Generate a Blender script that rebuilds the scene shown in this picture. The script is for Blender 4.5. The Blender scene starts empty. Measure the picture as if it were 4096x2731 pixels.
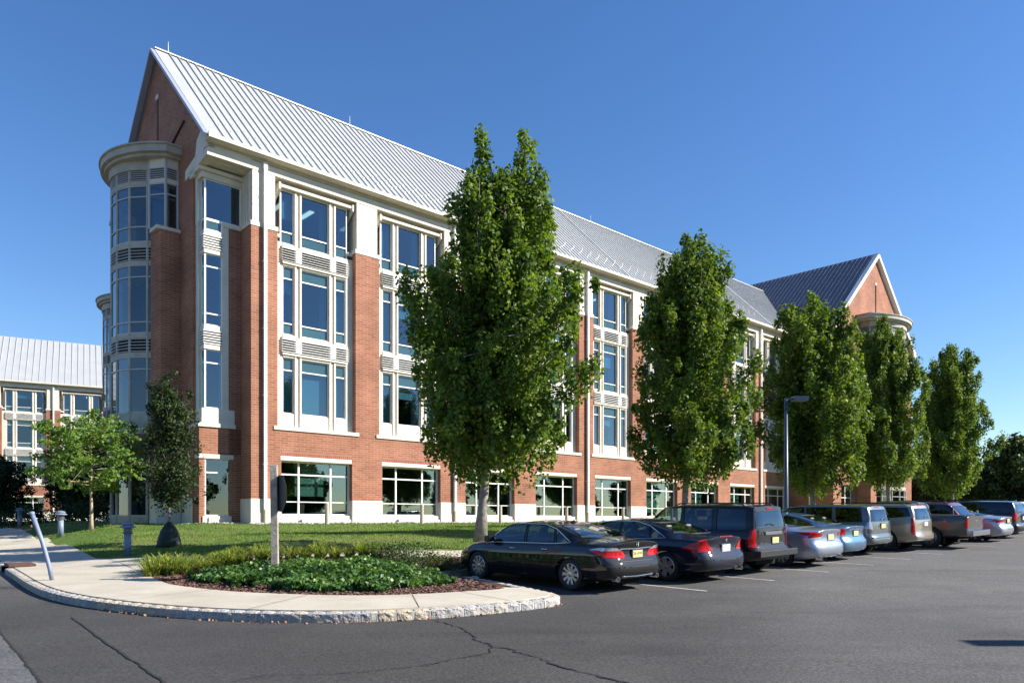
import bpy, bmesh, math, random
import numpy as np
from mathutils import Vector, Matrix, geometry
random.seed(7)
S = bpy.context.scene
COL = S.collection
R = math.radians
# ------------------------------------------------------------------ camera
cam = bpy.data.cameras.new('camera'); co = bpy.data.objects.new('camera', cam); COL.objects.link(co)
co.location = (0, 0, 1.9); co.rotation_euler = (R(90), 0, 0)
cam.sensor_width = 36; cam.lens = 26.83; cam.shift_y = .1747; cam.clip_end = 6000; cam.clip_start = .1
S.camera = co
# ------------------------------------------------------------------ sky and sun
SUN_EL = 33; SUN_AZ = -3          # azimuth in degrees counter-clockwise from +X
sv = Vector((math.cos(R(SUN_EL))*math.cos(R(SUN_AZ)), math.cos(R(SUN_EL))*math.sin(R(SUN_AZ)), math.sin(R(SUN_EL))))
W = bpy.data.worlds.new('World'); S.world = W; W.use_nodes = True
nt = W.node_tree; sky = nt.nodes.new('ShaderNodeTexSky'); sky.sky_type = 'NISHITA'; sky.sun_disc = False
sky.sun_elevation = R(SUN_EL); sky.sun_rotation = math.atan2(sv.x, sv.y)
sky.altitude = 50; sky.air_density = 1.15; sky.dust_density = .1; sky.ozone_density = 5
bg = nt.nodes['Background']; bg.inputs[1].default_value = .087
hs = nt.nodes.new('ShaderNodeHueSaturation'); hs.inputs['Saturation'].default_value = 1.16; hs.inputs['Hue'].default_value = .508; hs.inputs['Value'].default_value = 1.0
nt.links.new(sky.outputs[0], hs.inputs['Color']); nt.links.new(hs.outputs[0], bg.inputs[0])
sl = bpy.data.lights.new('sun', 'SUN'); sl.energy = 5.0; sl.angle = R(.5); sl.color = (1, .94, .85)
so = bpy.data.objects.new('sun', sl); COL.objects.link(so); so.rotation_euler = sv.to_track_quat('Z', 'Y').to_euler(); so.location = (30, 0, 60)
S.view_settings.view_transform = 'Standard'; S.view_settings.look = 'None'; S.view_settings.exposure = 1.0; S.view_settings.gamma = 1
S.cycles.max_bounces = 7; S.cycles.transparent_max_bounces = 12
S.cycles.caustics_reflective = False; S.cycles.caustics_refractive = False

# ------------------------------------------------------------------ material helpers
def new_mat(name):
    m = bpy.data.materials.new(name); m.use_nodes = True
    return m, m.node_tree, m.node_tree.nodes['Principled BSDF']
def N(t, typ, **kw):
    n = t.nodes.new(typ)
    for k, v in kw.items(): setattr(n, k, v)
    return n
def simple(name, col, rough=.5, metal=0, coat=0, var=0, scale=6, bump=0, bscale=40, spec=.5, col2=None, detail=4):
    m, t, p = new_mat(name)
    p.inputs['Roughness'].default_value = rough; p.inputs['Metallic'].default_value = metal
    p.inputs['Coat Weight'].default_value = coat; p.inputs['Coat Roughness'].default_value = .03
    p.inputs['Specular IOR Level'].default_value = spec
    tc = N(t, 'ShaderNodeTexCoord')
    c2 = col2 or tuple(min(1, c*(1+var)) for c in col); c1 = col if col2 else tuple(c*(1-var) for c in col)
    nz = N(t, 'ShaderNodeTexNoise'); nz.inputs['Scale'].default_value = scale; nz.inputs['Detail'].default_value = detail
    t.links.new(tc.outputs['Object'], nz.inputs['Vector'])
    rp = N(t, 'ShaderNodeValToRGB'); rp.color_ramp.elements[0].color = (*c1, 1); rp.color_ramp.elements[1].color = (*c2, 1)
    rp.color_ramp.elements[0].position = .3; rp.color_ramp.elements[1].position = .7
    t.links.new(nz.outputs[0], rp.inputs[0]); t.links.new(rp.outputs[0], p.inputs['Base Color'])
    if bump:
        n2 = N(t, 'ShaderNodeTexNoise'); n2.inputs['Scale'].default_value = bscale; n2.inputs['Detail'].default_value = 5
        t.links.new(tc.outputs['Object'], n2.inputs['Vector'])
        b = N(t, 'ShaderNodeBump'); b.inputs['Strength'].default_value = bump; b.inputs['Distance'].default_value = .02
        t.links.new(n2.outputs[0], b.inputs['Height']); t.links.new(b.outputs[0], p.inputs['Normal'])
    return m
def brick_mat(name, axes='xz', soldier=False, bw=.40, bh=.108):
    m, t, p = new_mat(name); p.inputs['Roughness'].default_value = .85; p.inputs['Specular IOR Level'].default_value = .25
    tc = N(t, 'ShaderNodeTexCoord'); geo = N(t, 'ShaderNodeNewGeometry')
    sp = N(t, 'ShaderNodeSeparateXYZ'); t.links.new(tc.outputs['Object'], sp.inputs[0])
    ad = N(t, 'ShaderNodeMath', operation='ADD'); t.links.new(sp.outputs['X'], ad.inputs[0]); t.links.new(sp.outputs['Y'], ad.inputs[1])
    cb = N(t, 'ShaderNodeCombineXYZ'); t.links.new(ad.outputs[0], cb.inputs['X']); t.links.new(sp.outputs['Z'], cb.inputs['Y'])
    br = N(t, 'ShaderNodeTexBrick'); br.inputs['Scale'].default_value = 1
    br.inputs['Brick Width'].default_value = bh if soldier else bw; br.inputs['Row Height'].default_value = .24 if soldier else bh
    br.inputs['Mortar Size'].default_value = .011; br.inputs['Mortar Smooth'].default_value = .2; br.inputs['Bias'].default_value = -.1
    br.inputs['Color1'].default_value = (.355, .140, .080, 1); br.inputs['Color2'].default_value = (.265, .092, .052, 1)
    if soldier: br.inputs['Color1'].default_value = (.36, .115, .070, 1); br.inputs['Color2'].default_value = (.28, .075, .048, 1)
    br.inputs['Mortar'].default_value = (.36, .27, .20, 1)
    t.links.new(cb.outputs[0], br.inputs['Vector'])
    nz = N(t, 'ShaderNodeTexNoise'); nz.inputs['Scale'].default_value = .7; nz.inputs['Detail'].default_value = 6
    t.links.new(tc.outputs['Object'], nz.inputs['Vector'])
    mr = N(t, 'ShaderNodeMapRange'); mr.inputs[1].default_value = .3; mr.inputs[2].default_value = .7; mr.inputs[3].default_value = .76; mr.inputs[4].default_value = 1.16
    t.links.new(nz.outputs[0], mr.inputs[0])
    mx = N(t, 'ShaderNodeVectorMath', operation='SCALE'); t.links.new(br.outputs['Color'], mx.inputs[0]); t.links.new(mr.outputs[0], mx.inputs['Scale'])
    t.links.new(mx.outputs[0], p.inputs['Base Color'])
    b = N(t, 'ShaderNodeBump'); b.inputs['Strength'].default_value = .5; b.inputs['Distance'].default_value = .012; b.invert = True
    t.links.new(br.outputs['Fac'], b.inputs['Height']); t.links.new(b.outputs[0], p.inputs['Normal'])
    return m
def glass_mat(name, tint=(.5, .62, .62), refl=.16, rough=.0, add=None, lo=.12):
    m = bpy.data.materials.new(name); m.use_nodes = True; t = m.node_tree; t.nodes.clear()
    o = N(t, 'ShaderNodeOutputMaterial'); tr = N(t, 'ShaderNodeBsdfTransparent'); tr.inputs[0].default_value = (*tint, 1)
    gl = N(t, 'ShaderNodeBsdfGlossy'); gl.inputs['Roughness'].default_value = rough; gl.inputs['Color'].default_value = (.82, .92, 1, 1)
    lw = N(t, 'ShaderNodeLayerWeight'); lw.inputs[0].default_value = .35
    mr = N(t, 'ShaderNodeMapRange'); mr.inputs[3].default_value = refl; mr.inputs[4].default_value = 1
    pw = N(t, 'ShaderNodeMath', operation='POWER'); pw.inputs[1].default_value = 2.2
    t.links.new(lw.outputs['Facing'], pw.inputs[0]); t.links.new(pw.outputs[0], mr.inputs[0])
    tc = N(t, 'ShaderNodeTexCoord'); nz = N(t, 'ShaderNodeTexNoise'); nz.inputs['Scale'].default_value = .6; nz.inputs['Detail'].default_value = 1
    t.links.new(tc.outputs['Object'], nz.inputs['Vector'])
    b = N(t, 'ShaderNodeBump'); b.inputs['Strength'].default_value = .12; b.inputs['Distance'].default_value = .04
    t.links.new(nz.outputs[0], b.inputs['Height']); t.links.new(b.outputs[0], gl.inputs['Normal'])
    mx = N(t, 'ShaderNodeMixShader'); t.links.new(mr.outputs[0], mx.inputs[0]); t.links.new(tr.outputs[0], mx.inputs[1]); t.links.new(gl.outputs[0], mx.inputs[2])
    t.links.new(mx.outputs[0], o.inputs[0]); return m
def leaf_mat(name, c1, c2, c3, trans=.35, rough=.55, spec=.25):
    m = bpy.data.materials.new(name); m.use_nodes = True; t = m.node_tree; t.nodes.clear()
    o = N(t, 'ShaderNodeOutputMaterial'); p = N(t, 'ShaderNodeBsdfPrincipled'); p.inputs['Roughness'].default_value = rough
    p.inputs['Specular IOR Level'].default_value = spec
    tc = N(t, 'ShaderNodeTexCoord'); nz = N(t, 'ShaderNodeTexNoise'); nz.inputs['Scale'].default_value = 1.3; nz.inputs['Detail'].default_value = 2
    n2 = N(t, 'ShaderNodeTexNoise'); n2.inputs['Scale'].default_value = 14; n2.inputs['Detail'].default_value = 1
    t.links.new(tc.outputs['Object'], nz.inputs['Vector']); t.links.new(tc.outputs['Object'], n2.inputs['Vector'])
    ad = N(t, 'ShaderNodeMath', operation='ADD'); t.links.new(nz.outputs[0], ad.inputs[0]); t.links.new(n2.outputs[0], ad.inputs[1])
    hf = N(t, 'ShaderNodeMath', operation='MULTIPLY'); hf.inputs[1].default_value = .5; t.links.new(ad.outputs[0], hf.inputs[0])
    rp = N(t, 'ShaderNodeValToRGB'); e = rp.color_ramp.elements; e[0].position = .36; e[0].color = (*c1, 1); e[1].position = .64; e[1].color = (*c3, 1)
    k = rp.color_ramp.elements.new(.5); k.color = (*c2, 1)
    t.links.new(hf.outputs[0], rp.inputs[0]); t.links.new(rp.outputs[0], p.inputs['Base Color'])
    tr = N(t, 'ShaderNodeBsdfTranslucent'); sc = N(t, 'ShaderNodeVectorMath', operation='MULTIPLY'); sc.inputs[1].default_value = (1.5, 1.5, .5)
    t.links.new(rp.outputs[0], sc.inputs[0]); t.links.new(sc.outputs[0], tr.inputs[0])
    mx = N(t, 'ShaderNodeMixShader'); mx.inputs[0].default_value = trans; t.links.new(p.outputs[0], mx.inputs[1]); t.links.new(tr.outputs[0], mx.inputs[2])
    t.links.new(mx.outputs[0], o.inputs[0]); return m
def ground_mat(name, c1, c2, speck=None, s1=.35, s2=60, bump=.4, rough=.9, c3=None, sbig=.12, bdist=.01, speckscale=90, amp=(.72, 1.3)):
    m, t, p = new_mat(name); p.inputs['Roughness'].default_value = rough; p.inputs['Specular IOR Level'].default_value = .3
    tc = N(t, 'ShaderNodeTexCoord')
    a = N(t, 'ShaderNodeTexNoise'); a.inputs['Scale'].default_value = s1; a.inputs['Detail'].default_value = 6; a.inputs['Roughness'].default_value = .65
    b = N(t, 'ShaderNodeTexNoise'); b.inputs['Scale'].default_value = s2; b.inputs['Detail'].default_value = 4
    for n in (a, b): t.links.new(tc.outputs['Object'], n.inputs['Vector'])
    r1 = N(t, 'ShaderNodeValToRGB'); r1.color_ramp.elements[0].position = .35; r1.color_ramp.elements[1].position = .68
    r1.color_ramp.elements[0].color = (*c1, 1); r1.color_ramp.elements[1].color = (*c2, 1); t.links.new(a.outputs[0], r1.inputs[0])
    mr = N(t, 'ShaderNodeMapRange'); mr.inputs[1].default_value = .3; mr.inputs[2].default_value = .7; mr.inputs[3].default_value = amp[0]; mr.inputs[4].default_value = amp[1]
    t.links.new(b.outputs[0], mr.inputs[0])
    sc = N(t, 'ShaderNodeVectorMath', operation='SCALE'); t.links.new(r1.outputs[0], sc.inputs[0]); t.links.new(mr.outputs[0], sc.inputs['Scale'])
    last = sc.outputs[0]
    if speck:
        v = N(t, 'ShaderNodeTexVoronoi'); v.inputs['Scale'].default_value = speckscale; t.links.new(tc.outputs['Object'], v.inputs['Vector'])
        lt = N(t, 'ShaderNodeMath', operation='LESS_THAN'); lt.inputs[1].default_value = .17; t.links.new(v.outputs['Distance'], lt.inputs[0])
        g = N(t, 'ShaderNodeSeparateColor'); t.links.new(v.outputs['Color'], g.inputs[0])
        g2 = N(t, 'ShaderNodeMath', operation='GREATER_THAN'); g2.inputs[1].default_value = .72; t.links.new(g.outputs[0], g2.inputs[0])
        mu = N(t, 'ShaderNodeMath', operation='MULTIPLY'); t.links.new(lt.outputs[0], mu.inputs[0]); t.links.new(g2.outputs[0], mu.inputs[1])
        mx = N(t, 'ShaderNodeMix', data_type='RGBA'); t.links.new(mu.outputs[0], mx.inputs[0]); t.links.new(last, mx.inputs[6]); mx.inputs[7].default_value = (*speck, 1)
        last = mx.outputs[2]
    if c3:
        d = N(t, 'ShaderNodeTexNoise'); d.inputs['Scale'].default_value = sbig; d.inputs['Detail'].default_value = 3; d.inputs['Distortion'].default_value = .6
        t.links.new(tc.outputs['Object'], d.inputs['Vector'])
        r2 = N(t, 'ShaderNodeValToRGB'); r2.color_ramp.elements[0].position = .45; r2.color_ramp.elements[1].position = .62
        t.links.new(d.outputs[0], r2.inputs[0])
        mx = N(t, 'ShaderNodeMix', data_type='RGBA'); t.links.new(r2.outputs[0], mx.inputs[0]); t.links.new(last, mx.inputs[6])
        s3 = N(t, 'ShaderNodeVectorMath', operation='SCALE'); s3.inputs[0].default_value = c3; t.links.new(mr.outputs[0], s3.inputs['Scale']); t.links.new(s3.outputs[0], mx.inputs[7])
        last = mx.outputs[2]
    t.links.new(last, p.inputs['Base Color'])
    bp = N(t, 'ShaderNodeBump'); bp.inputs['Strength'].default_value = bump; bp.inputs['Distance'].default_value = bdist
    t.links.new(b.outputs[0], bp.inputs['Height']); t.links.new(bp.outputs[0], p.inputs['Normal'])
    return m
def paint(name, col, metal=0, flake=0):
    m = simple(name, col, rough=.32 if metal else .6, metal=metal, coat=1, var=.02, spec=.5 if metal else .12)
    return m

M = {}
M['brick'] = brick_mat('brick'); M['soldier'] = brick_mat('soldier_brick', soldier=True)
M['stone'] = simple('cast_stone', (.66, .60, .50), .8, var=.06, scale=1.5, bump=.15, bscale=60, detail=8)
M['stone_grey'] = simple('weathered_shaded_stone', (.42, .39, .33), .85, var=.15, scale=2, bump=.2)  # weathered cast stone, darkened further to paint in the round bay's shade
M['frame'] = simple('white_frame', (.78, .77, .73), .4, var=.03)
M['frame_grey'] = simple('grey_frame', (.42, .42, .42), .4, var=.03)
M['roof'] = simple('roof_metal', (.50, .51, .50), .45, metal=.3, var=.05, scale=.8)
M['shaded_roof'] = simple('shaded_wing_roof', (.10, .115, .15), .5, metal=.2, var=.05, scale=.8)  # roof metal with the unlit wing slope's shade put into the colour
M['roof_trim'] = simple('roof_trim_metal', (.38, .41, .47), .45, metal=.3, var=.03)
M['dark'] = simple('dark_interior', (.03, .035, .04), .9, var=.2)
M['office'] = simple('office_wall', (.16, .18, .19), .9, var=.2)
M['ceil'] = simple('office_ceiling', (.3, .32, .33), .9, var=.1)
M['blind'] = simple('window_blind', (.62, .66, .62), .8, var=.05)
M['glass'] = glass_mat('office_glass', (.46, .62, .68), .10)
M['spandrel'] = simple('spandrel_glass', (.035, .085, .10), .06, var=.2, scale=.5, spec=.9)
M['glass_low'] = glass_mat('ground_glass', (.50, .66, .62), .15)
M['bark'] = simple('bark', (.17, .145, .12), .95, var=.3, scale=8, bump=.8, bscale=18, col2=(.30, .27, .23))
M['bark_pale'] = simple('pale_bark', (.42, .33, .24), .9, var=.2, scale=10, bump=.5)
M['asphalt'] = ground_mat('asphalt', (.098, .094, .088), (.134, .129, .121), (.42, .41, .38), s1=.5, s2=26, bump=.8, amp=(.64, 1.38), c3=(.108, .104, .098), sbig=.09, speckscale=42)
M['asphalt_old'] = ground_mat('worn_asphalt', (.085, .085, .085), (.12, .12, .118), (.34, .33, .3), s1=.6, s2=26, bump=.7, amp=(.6, 1.45))
M['asphalt_dark'] = ground_mat('fresh_asphalt', (.050, .050, .053), (.075, .075, .078), (.24, .23, .22), s1=.8, s2=50, bump=.4)
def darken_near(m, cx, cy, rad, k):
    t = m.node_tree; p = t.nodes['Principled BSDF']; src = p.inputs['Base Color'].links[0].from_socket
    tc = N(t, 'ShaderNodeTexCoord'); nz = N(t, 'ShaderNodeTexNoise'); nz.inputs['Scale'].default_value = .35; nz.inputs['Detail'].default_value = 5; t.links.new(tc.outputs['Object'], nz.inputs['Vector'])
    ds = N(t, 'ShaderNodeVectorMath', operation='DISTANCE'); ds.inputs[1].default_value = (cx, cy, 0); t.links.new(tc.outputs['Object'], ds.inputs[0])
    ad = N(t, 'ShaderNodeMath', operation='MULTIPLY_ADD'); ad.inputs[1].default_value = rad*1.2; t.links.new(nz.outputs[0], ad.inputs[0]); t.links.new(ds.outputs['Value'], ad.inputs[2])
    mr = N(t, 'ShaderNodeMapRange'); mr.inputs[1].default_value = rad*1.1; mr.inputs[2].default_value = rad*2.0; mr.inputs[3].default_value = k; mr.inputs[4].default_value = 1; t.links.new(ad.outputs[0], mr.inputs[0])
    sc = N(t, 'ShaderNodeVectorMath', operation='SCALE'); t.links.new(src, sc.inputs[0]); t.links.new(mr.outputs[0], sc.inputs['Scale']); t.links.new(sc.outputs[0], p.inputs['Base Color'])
def stains(m, sc_, lo, hi, k):
    t = m.node_tree; p = t.nodes['Principled BSDF']; src = p.inputs['Base Color'].links[0].from_socket
    tc = N(t, 'ShaderNodeTexCoord'); nz = N(t, 'ShaderNodeTexNoise'); nz.inputs['Scale'].default_value = sc_; nz.inputs['Detail'].default_value = 7; nz.inputs['Roughness'].default_value = .7; nz.inputs['Distortion'].default_value = .4
    mp = N(t, 'ShaderNodeMapping'); mp.inputs['Rotation'].default_value = (0, 0, R(42)); mp.inputs['Scale'].default_value = (.45, 1.6, 1); t.links.new(tc.outputs['Object'], mp.inputs[0]); t.links.new(mp.outputs[0], nz.inputs['Vector'])
    mr = N(t, 'ShaderNodeMapRange'); mr.inputs[1].default_value = lo; mr.inputs[2].default_value = hi; mr.inputs[3].default_value = 1; mr.inputs[4].default_value = k; t.links.new(nz.outputs[0], mr.inputs[0])
    sc = N(t, 'ShaderNodeVectorMath', operation='SCALE'); t.links.new(src, sc.inputs[0]); t.links.new(mr.outputs[0], sc.inputs['Scale']); t.links.new(sc.outputs[0], p.inputs['Base Color'])
stains(M['asphalt'], .55, .52, .72, .72); stains(M['asphalt'], 2.2, .35, .2, 1.25); stains(M['asphalt_old'], .8, .5, .7, .75)
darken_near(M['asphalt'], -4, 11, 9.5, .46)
M['crack'] = simple('crack_filler', (.014, .013, .013), .95, var=.3)
M['paintline'] = ground_mat('line_paint', (.38, .37, .35), (.62, .61, .58), None, s1=6, s2=60, bump=.2)
M['concrete'] = ground_mat('concrete', (.43, .385, .30), (.53, .48, .385), None, s1=.8, s2=90, bump=.15, rough=.9)
M['joint'] = simple('concrete_joint', (.16, .14, .12), .95)
M['grassbase'] = ground_mat('lawn', (.075, .130, .020), (.125, .190, .034), None, s1=1.2, s2=45, bump=1, c3=(.17, .19, .05), sbig=.25, bdist=.03)
M['mulch'] = ground_mat('mulch', (.075, .035, .026), (.13, .065, .045), (.30, .2, .15), s1=5, s2=45, bump=1, bdist=.04, speckscale=30)
M['chip'] = simple('mulch_chip', (.09, .04, .03), .9, var=.3, scale=9, col2=(.26, .15, .11))
M['pebble'] = simple('river_stone', (.28, .26, .24), .8, scale=5, col2=(.58, .55, .50))
stains(M['concrete'], 1.1, .5, .75, .82); stains(M['stone'], .9, .5, .8, .86)
M['lit'] = simple('fluorescent_light', (.8, .8, .7), .5); M['lit'].node_tree.nodes['Principled BSDF'].inputs['Emission Color'].default_value = (1, .95, .8, 1); M['lit'].node_tree.nodes['Principled BSDF'].inputs['Emission Strength'].default_value = 1.1
# ------------------------------------------------------------------ mesh helpers
class MB:
    def __init__(s): s.v = []; s.f = []; s.mi = []; s.cur = 0
    def add(s, vs, fs):
        o = len(s.v); s.v += [tuple(p) for p in vs]; s.f += [tuple(i+o for i in f) for f in fs]; s.mi += [s.cur]*len(fs); return s
    def box(s, x0, x1, y0, y1, z0, z1):
        if x0 > x1: x0, x1 = x1, x0
        if y0 > y1: y0, y1 = y1, y0
        v = [(x, y, z) for z in (z0, z1) for x, y in ((x0, y0), (x1, y0), (x1, y1), (x0, y1))]
        return s.add(v, [(0, 3, 2, 1), (4, 5, 6, 7), (0, 1, 5, 4), (1, 2, 6, 5), (2, 3, 7, 6), (3, 0, 4, 7)])
    def prism(s, poly, ax, a0, a1):      # poly 2D extruded along ax ('x': poly=(y,z); 'y': (x,z); 'z': (x,y))
        def P(p, a): return {'x': (a, p[0], p[1]), 'y': (p[0], a, p[1]), 'z': (p[0], p[1], a)}[ax]
        n = len(poly); v = [P(p, a0) for p in poly]+[P(p, a1) for p in poly]
        f = [tuple(range(n))[::-1], tuple(range(n, 2*n))]+[(i, (i+1) % n, n+(i+1) % n, n+i) for i in range(n)]
        return s.add(v, f)
    def obox(s, a, b, w, h, up=(0, 0, 1)):    # bar from a to b with section w x h
        a = Vector(a); b = Vector(b); d = (b-a).normalized(); up = Vector(up); sd = d.cross(up).normalized(); u = sd.cross(d)
        v = [p+sd*sx*w/2+u*sz*h/2 for p in (a, b) for sx, sz in ((-1, -1), (1, -1), (1, 1), (-1, 1))]
        return s.add(v, [(0, 3, 2, 1), (4, 5, 6, 7), (0, 1, 5, 4), (1, 2, 6, 5), (2, 3, 7, 6), (3, 0, 4, 7)])
    def tube(s, pts, rad, n=8, cap=True, closed=False):
        pts = [Vector(p) for p in pts]; m = len(pts); rs = rad if isinstance(rad, (list, tuple)) else [rad]*m
        o = []; ref = Vector((0, 0, 1))
        for i, p in enumerate(pts):
            if closed: d = pts[(i+1) % m]-pts[i-1]
            else: d = pts[min(i+1, m-1)]-pts[max(i-1, 0)]
            d = d.normalized() if d.length > 1e-9 else Vector((0, 0, 1))
            q = ref if abs(d.dot(ref)) < .95 else Vector((1, 0, 0))
            a = d.cross(q).normalized(); b = d.cross(a)
            for k in range(n):
                t = 2*math.pi*k/n; o.append(p+(a*math.cos(t)+b*math.sin(t))*rs[i])
        f = []
        for i in range(m if closed else m-1):
            j = (i+1) % m
            for k in range(n): f.append((i*n+k, i*n+(k+1) % n, j*n+(k+1) % n, j*n+k))
        if cap and not closed: f += [tuple(range(n))[::-1], tuple(range((m-1)*n, m*n))]
        return s.add(o, f)
    def lathe(s, prof, n=20, c=(0, 0, 0), ax='z', cap=True):   # prof: (r, h)
        o = []; c = Vector(c)
        for r, h in prof:
            for k in range(n):
                t = 2*math.pi*k/n; x, y = r*math.cos(t), r*math.sin(t)
                o.append(c+Vector({'z': (x, y, h), 'y': (x, h, y), 'x': (h, x, y)}[ax]))
        f = []
        for i in range(len(prof)-1):
            for k in range(n): f.append((i*n+k, i*n+(k+1) % n, (i+1)*n+(k+1) % n, (i+1)*n+k))
        if cap: f += [tuple(range(n))[::-1], tuple(range((len(prof)-1)*n, len(prof)*n))]
        return s.add(o, f)
    def build(s, name, mat, parent=None, smooth=False, bevel=0, loc=None):
        me = bpy.data.meshes.new(name); me.from_pydata([tuple(p) for p in s.v], [], s.f)
        mats = mat if isinstance(mat, list) else [mat]
        for m in mats: me.materials.append(m)
        me.polygons.foreach_set('material_index', s.mi)
        if smooth: me.polygons.foreach_set('use_smooth', [True]*len(me.polygons))
        bm = bmesh.new(); bm.from_mesh(me); bmesh.ops.recalc_face_normals(bm, faces=bm.faces)
        if bevel:
            bmesh.ops.bevel(bm, geom=bm.edges[:], offset=bevel, segments=1, affect='EDGES', clamp_overlap=True)
        bm.to_mesh(me); bm.free()
        o = bpy.data.objects.new(name, me); COL.objects.link(o)
        if parent is not None: o.parent = parent
        if loc: o.location = loc
        return o
def tag(o, label=None, cat=None, group=None, kind=None):
    if label: o['label'] = label
    if cat: o['category'] = cat
    if group: o['group'] = group
    if kind: o['kind'] = kind
    return o
def empty(name, loc=(0, 0, 0), rz=0, **k):
    o = bpy.data.objects.new(name, None); COL.objects.link(o); o.location = loc; o.rotation_euler = (0, 0, rz); o.empty_display_size = .2
    return tag(o, **k) if k else o
def copy_tree(o, parent=None):
    c = o.copy(); COL.objects.link(c); c.parent = parent
    for ch in [x for x in bpy.data.objects if x.parent == o]: copy_tree(ch, c)
    return c
def quads_mesh(name, V, mat, parent=None, per=4):     # V: (n*per,3) array, faces of `per` verts
    n = len(V)//per; me = bpy.data.meshes.new(name)
    me.vertices.add(len(V)); me.vertices.foreach_set('co', V.astype(np.float32).ravel())
    me.loops.add(len(V)); me.loops.foreach_set('vertex_index', np.arange(len(V), dtype=np.int32))
    me.polygons.add(n); me.polygons.foreach_set('loop_start', np.arange(0, len(V), per, dtype=np.int32))
    me.update(calc_edges=True); me.materials.append(mat)
    o = bpy.data.objects.new(name, me); COL.objects.link(o)
    if parent is not None: o.parent = parent
    return o
KERB=[(-46,60),(-36,47.5),(-28,37.6),(-20.5,28.5),(-16.3,23.5),(-13.43,20.02),(-11.7,17.9),(-10.16,15.96),(-8.94,14.56),(-8.06,13.76),(-7.35,13.21),(-6.27,12.54),(-5.34,12.07),(-4.55,11.79),(-3.67,11.57),(-2.8,11.51),(-2.03,11.61),(-1.19,11.88),(-0.53,12.21),(0.17,12.66),(0.66,13.05),(0.87,13.4),(0.83,13.75),(0.12,15.06),(-0.69,16.4),(-1.08,16.97)]
def bw(t,r): return (-11.6+.7337*t-.6795*r, 33.93+.6795*t+.7337*r)
def hh(x,y):
    h=.032*y+.004*x
    if h>1.2: h=1.2+.3*(1-math.exp(-(h-1.2)/.3))
    if h<-.5: h=-.5-.4*(1-math.exp((h+.5)/.4))
    return h
CP=[]
for i in range(len(KERB)-1):
    a,b=KERB[i],KERB[i+1]
    CP.append((a[0],a[1],0.)); CP.append(((a[0]+b[0])/2,(a[1]+b[1])/2,0.))
for x,y in [(-11.78,21.6),(-16.63,27.79),(-19.67,31.69),(-28.7,42.8),(-8.7,17.87),(-7.79,16.53),(-6.92,15.27),(-6.26,14.71),(-5.37,14.1),(-4.48,13.72),(-3.41,13.44),(-2.66,13.36),(-1.95,13.48),(-0.78,14.0),(0.02,14.36)]: CP.append((x,y,.01))
for t in range(-4,70,1): CP.append((*bw(t,-18.6),0.)); CP.append((*bw(t,-18.),.1)); CP.append((*bw(t,-17.4),.24)); CP.append((*bw(t,-16.6),.36)) 
for t in range(-2,70,3):
    x,y=bw(t,0); CP.append((x,y,1.8-hh(x,y)-.145))
    x,y=bw(t,-15); CP.append((x,y,.42))
    x,y=bw(t,-9); CP.append((x,y,.45))
for x,y,e in [(-11.24,20.6,.1),(-9,20.3,.18),(-6,20.4,.28),(-3.5,20.2,.32),(-1.6,20.3,.34),(-1.9,19.1,.36),(-5,18.8,.28),(-5,16.3,.2),(-3,16.5,.24),(-10,22.4,.22),(-16,30,.5),(-13,27,.42),(-17,34,.62),(-20,38,.6),(-8,27,.45),(-4,26,.48),(-24,42,.5),(-30,55,.3),(-40,75,.3)]: CP.append((x,y,e))
CPA = np.array(CP)
def TTv(P):
    P = np.asarray(P, float); out = np.empty(len(P))
    for i in range(0, len(P), 4000):
        q = P[i:i+4000]; d = (q[:, None, 0]-CPA[None, :, 0])**2+(q[:, None, 1]-CPA[None, :, 1])**2+.5
        w = d**-1.6; out[i:i+4000] = (w*CPA[None, :, 2]).sum(1)/w.sum(1)
    return np.array([hh(x, y) for x, y in P])+.145+out
KS = np.array([p for p in KERB])
def kdist(P):
    P = np.asarray(P, float); best = np.full(len(P), 1e9)
    for a, b in zip(KS[:-1], KS[1:]):
        d = b-a; t = np.clip(((P-a)@d)/(d@d), 0, 1); q = P-(a+t[:, None]*d); best = np.minimum(best, np.hypot(q[:, 0], q[:, 1]))
    return best
_TT0 = TTv
def TTv(P):
    P = [tuple(p) for p in P]; z = _TT0(P); base = np.array([hh(x, y) for x, y in P])+.145
    k = np.clip((kdist(P)-.2)/1.9, 0, 1); return base+(z-base)*k*k*(3-2*k)
def TT(x, y): return float(TTv([(x, y)])[0])
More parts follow.
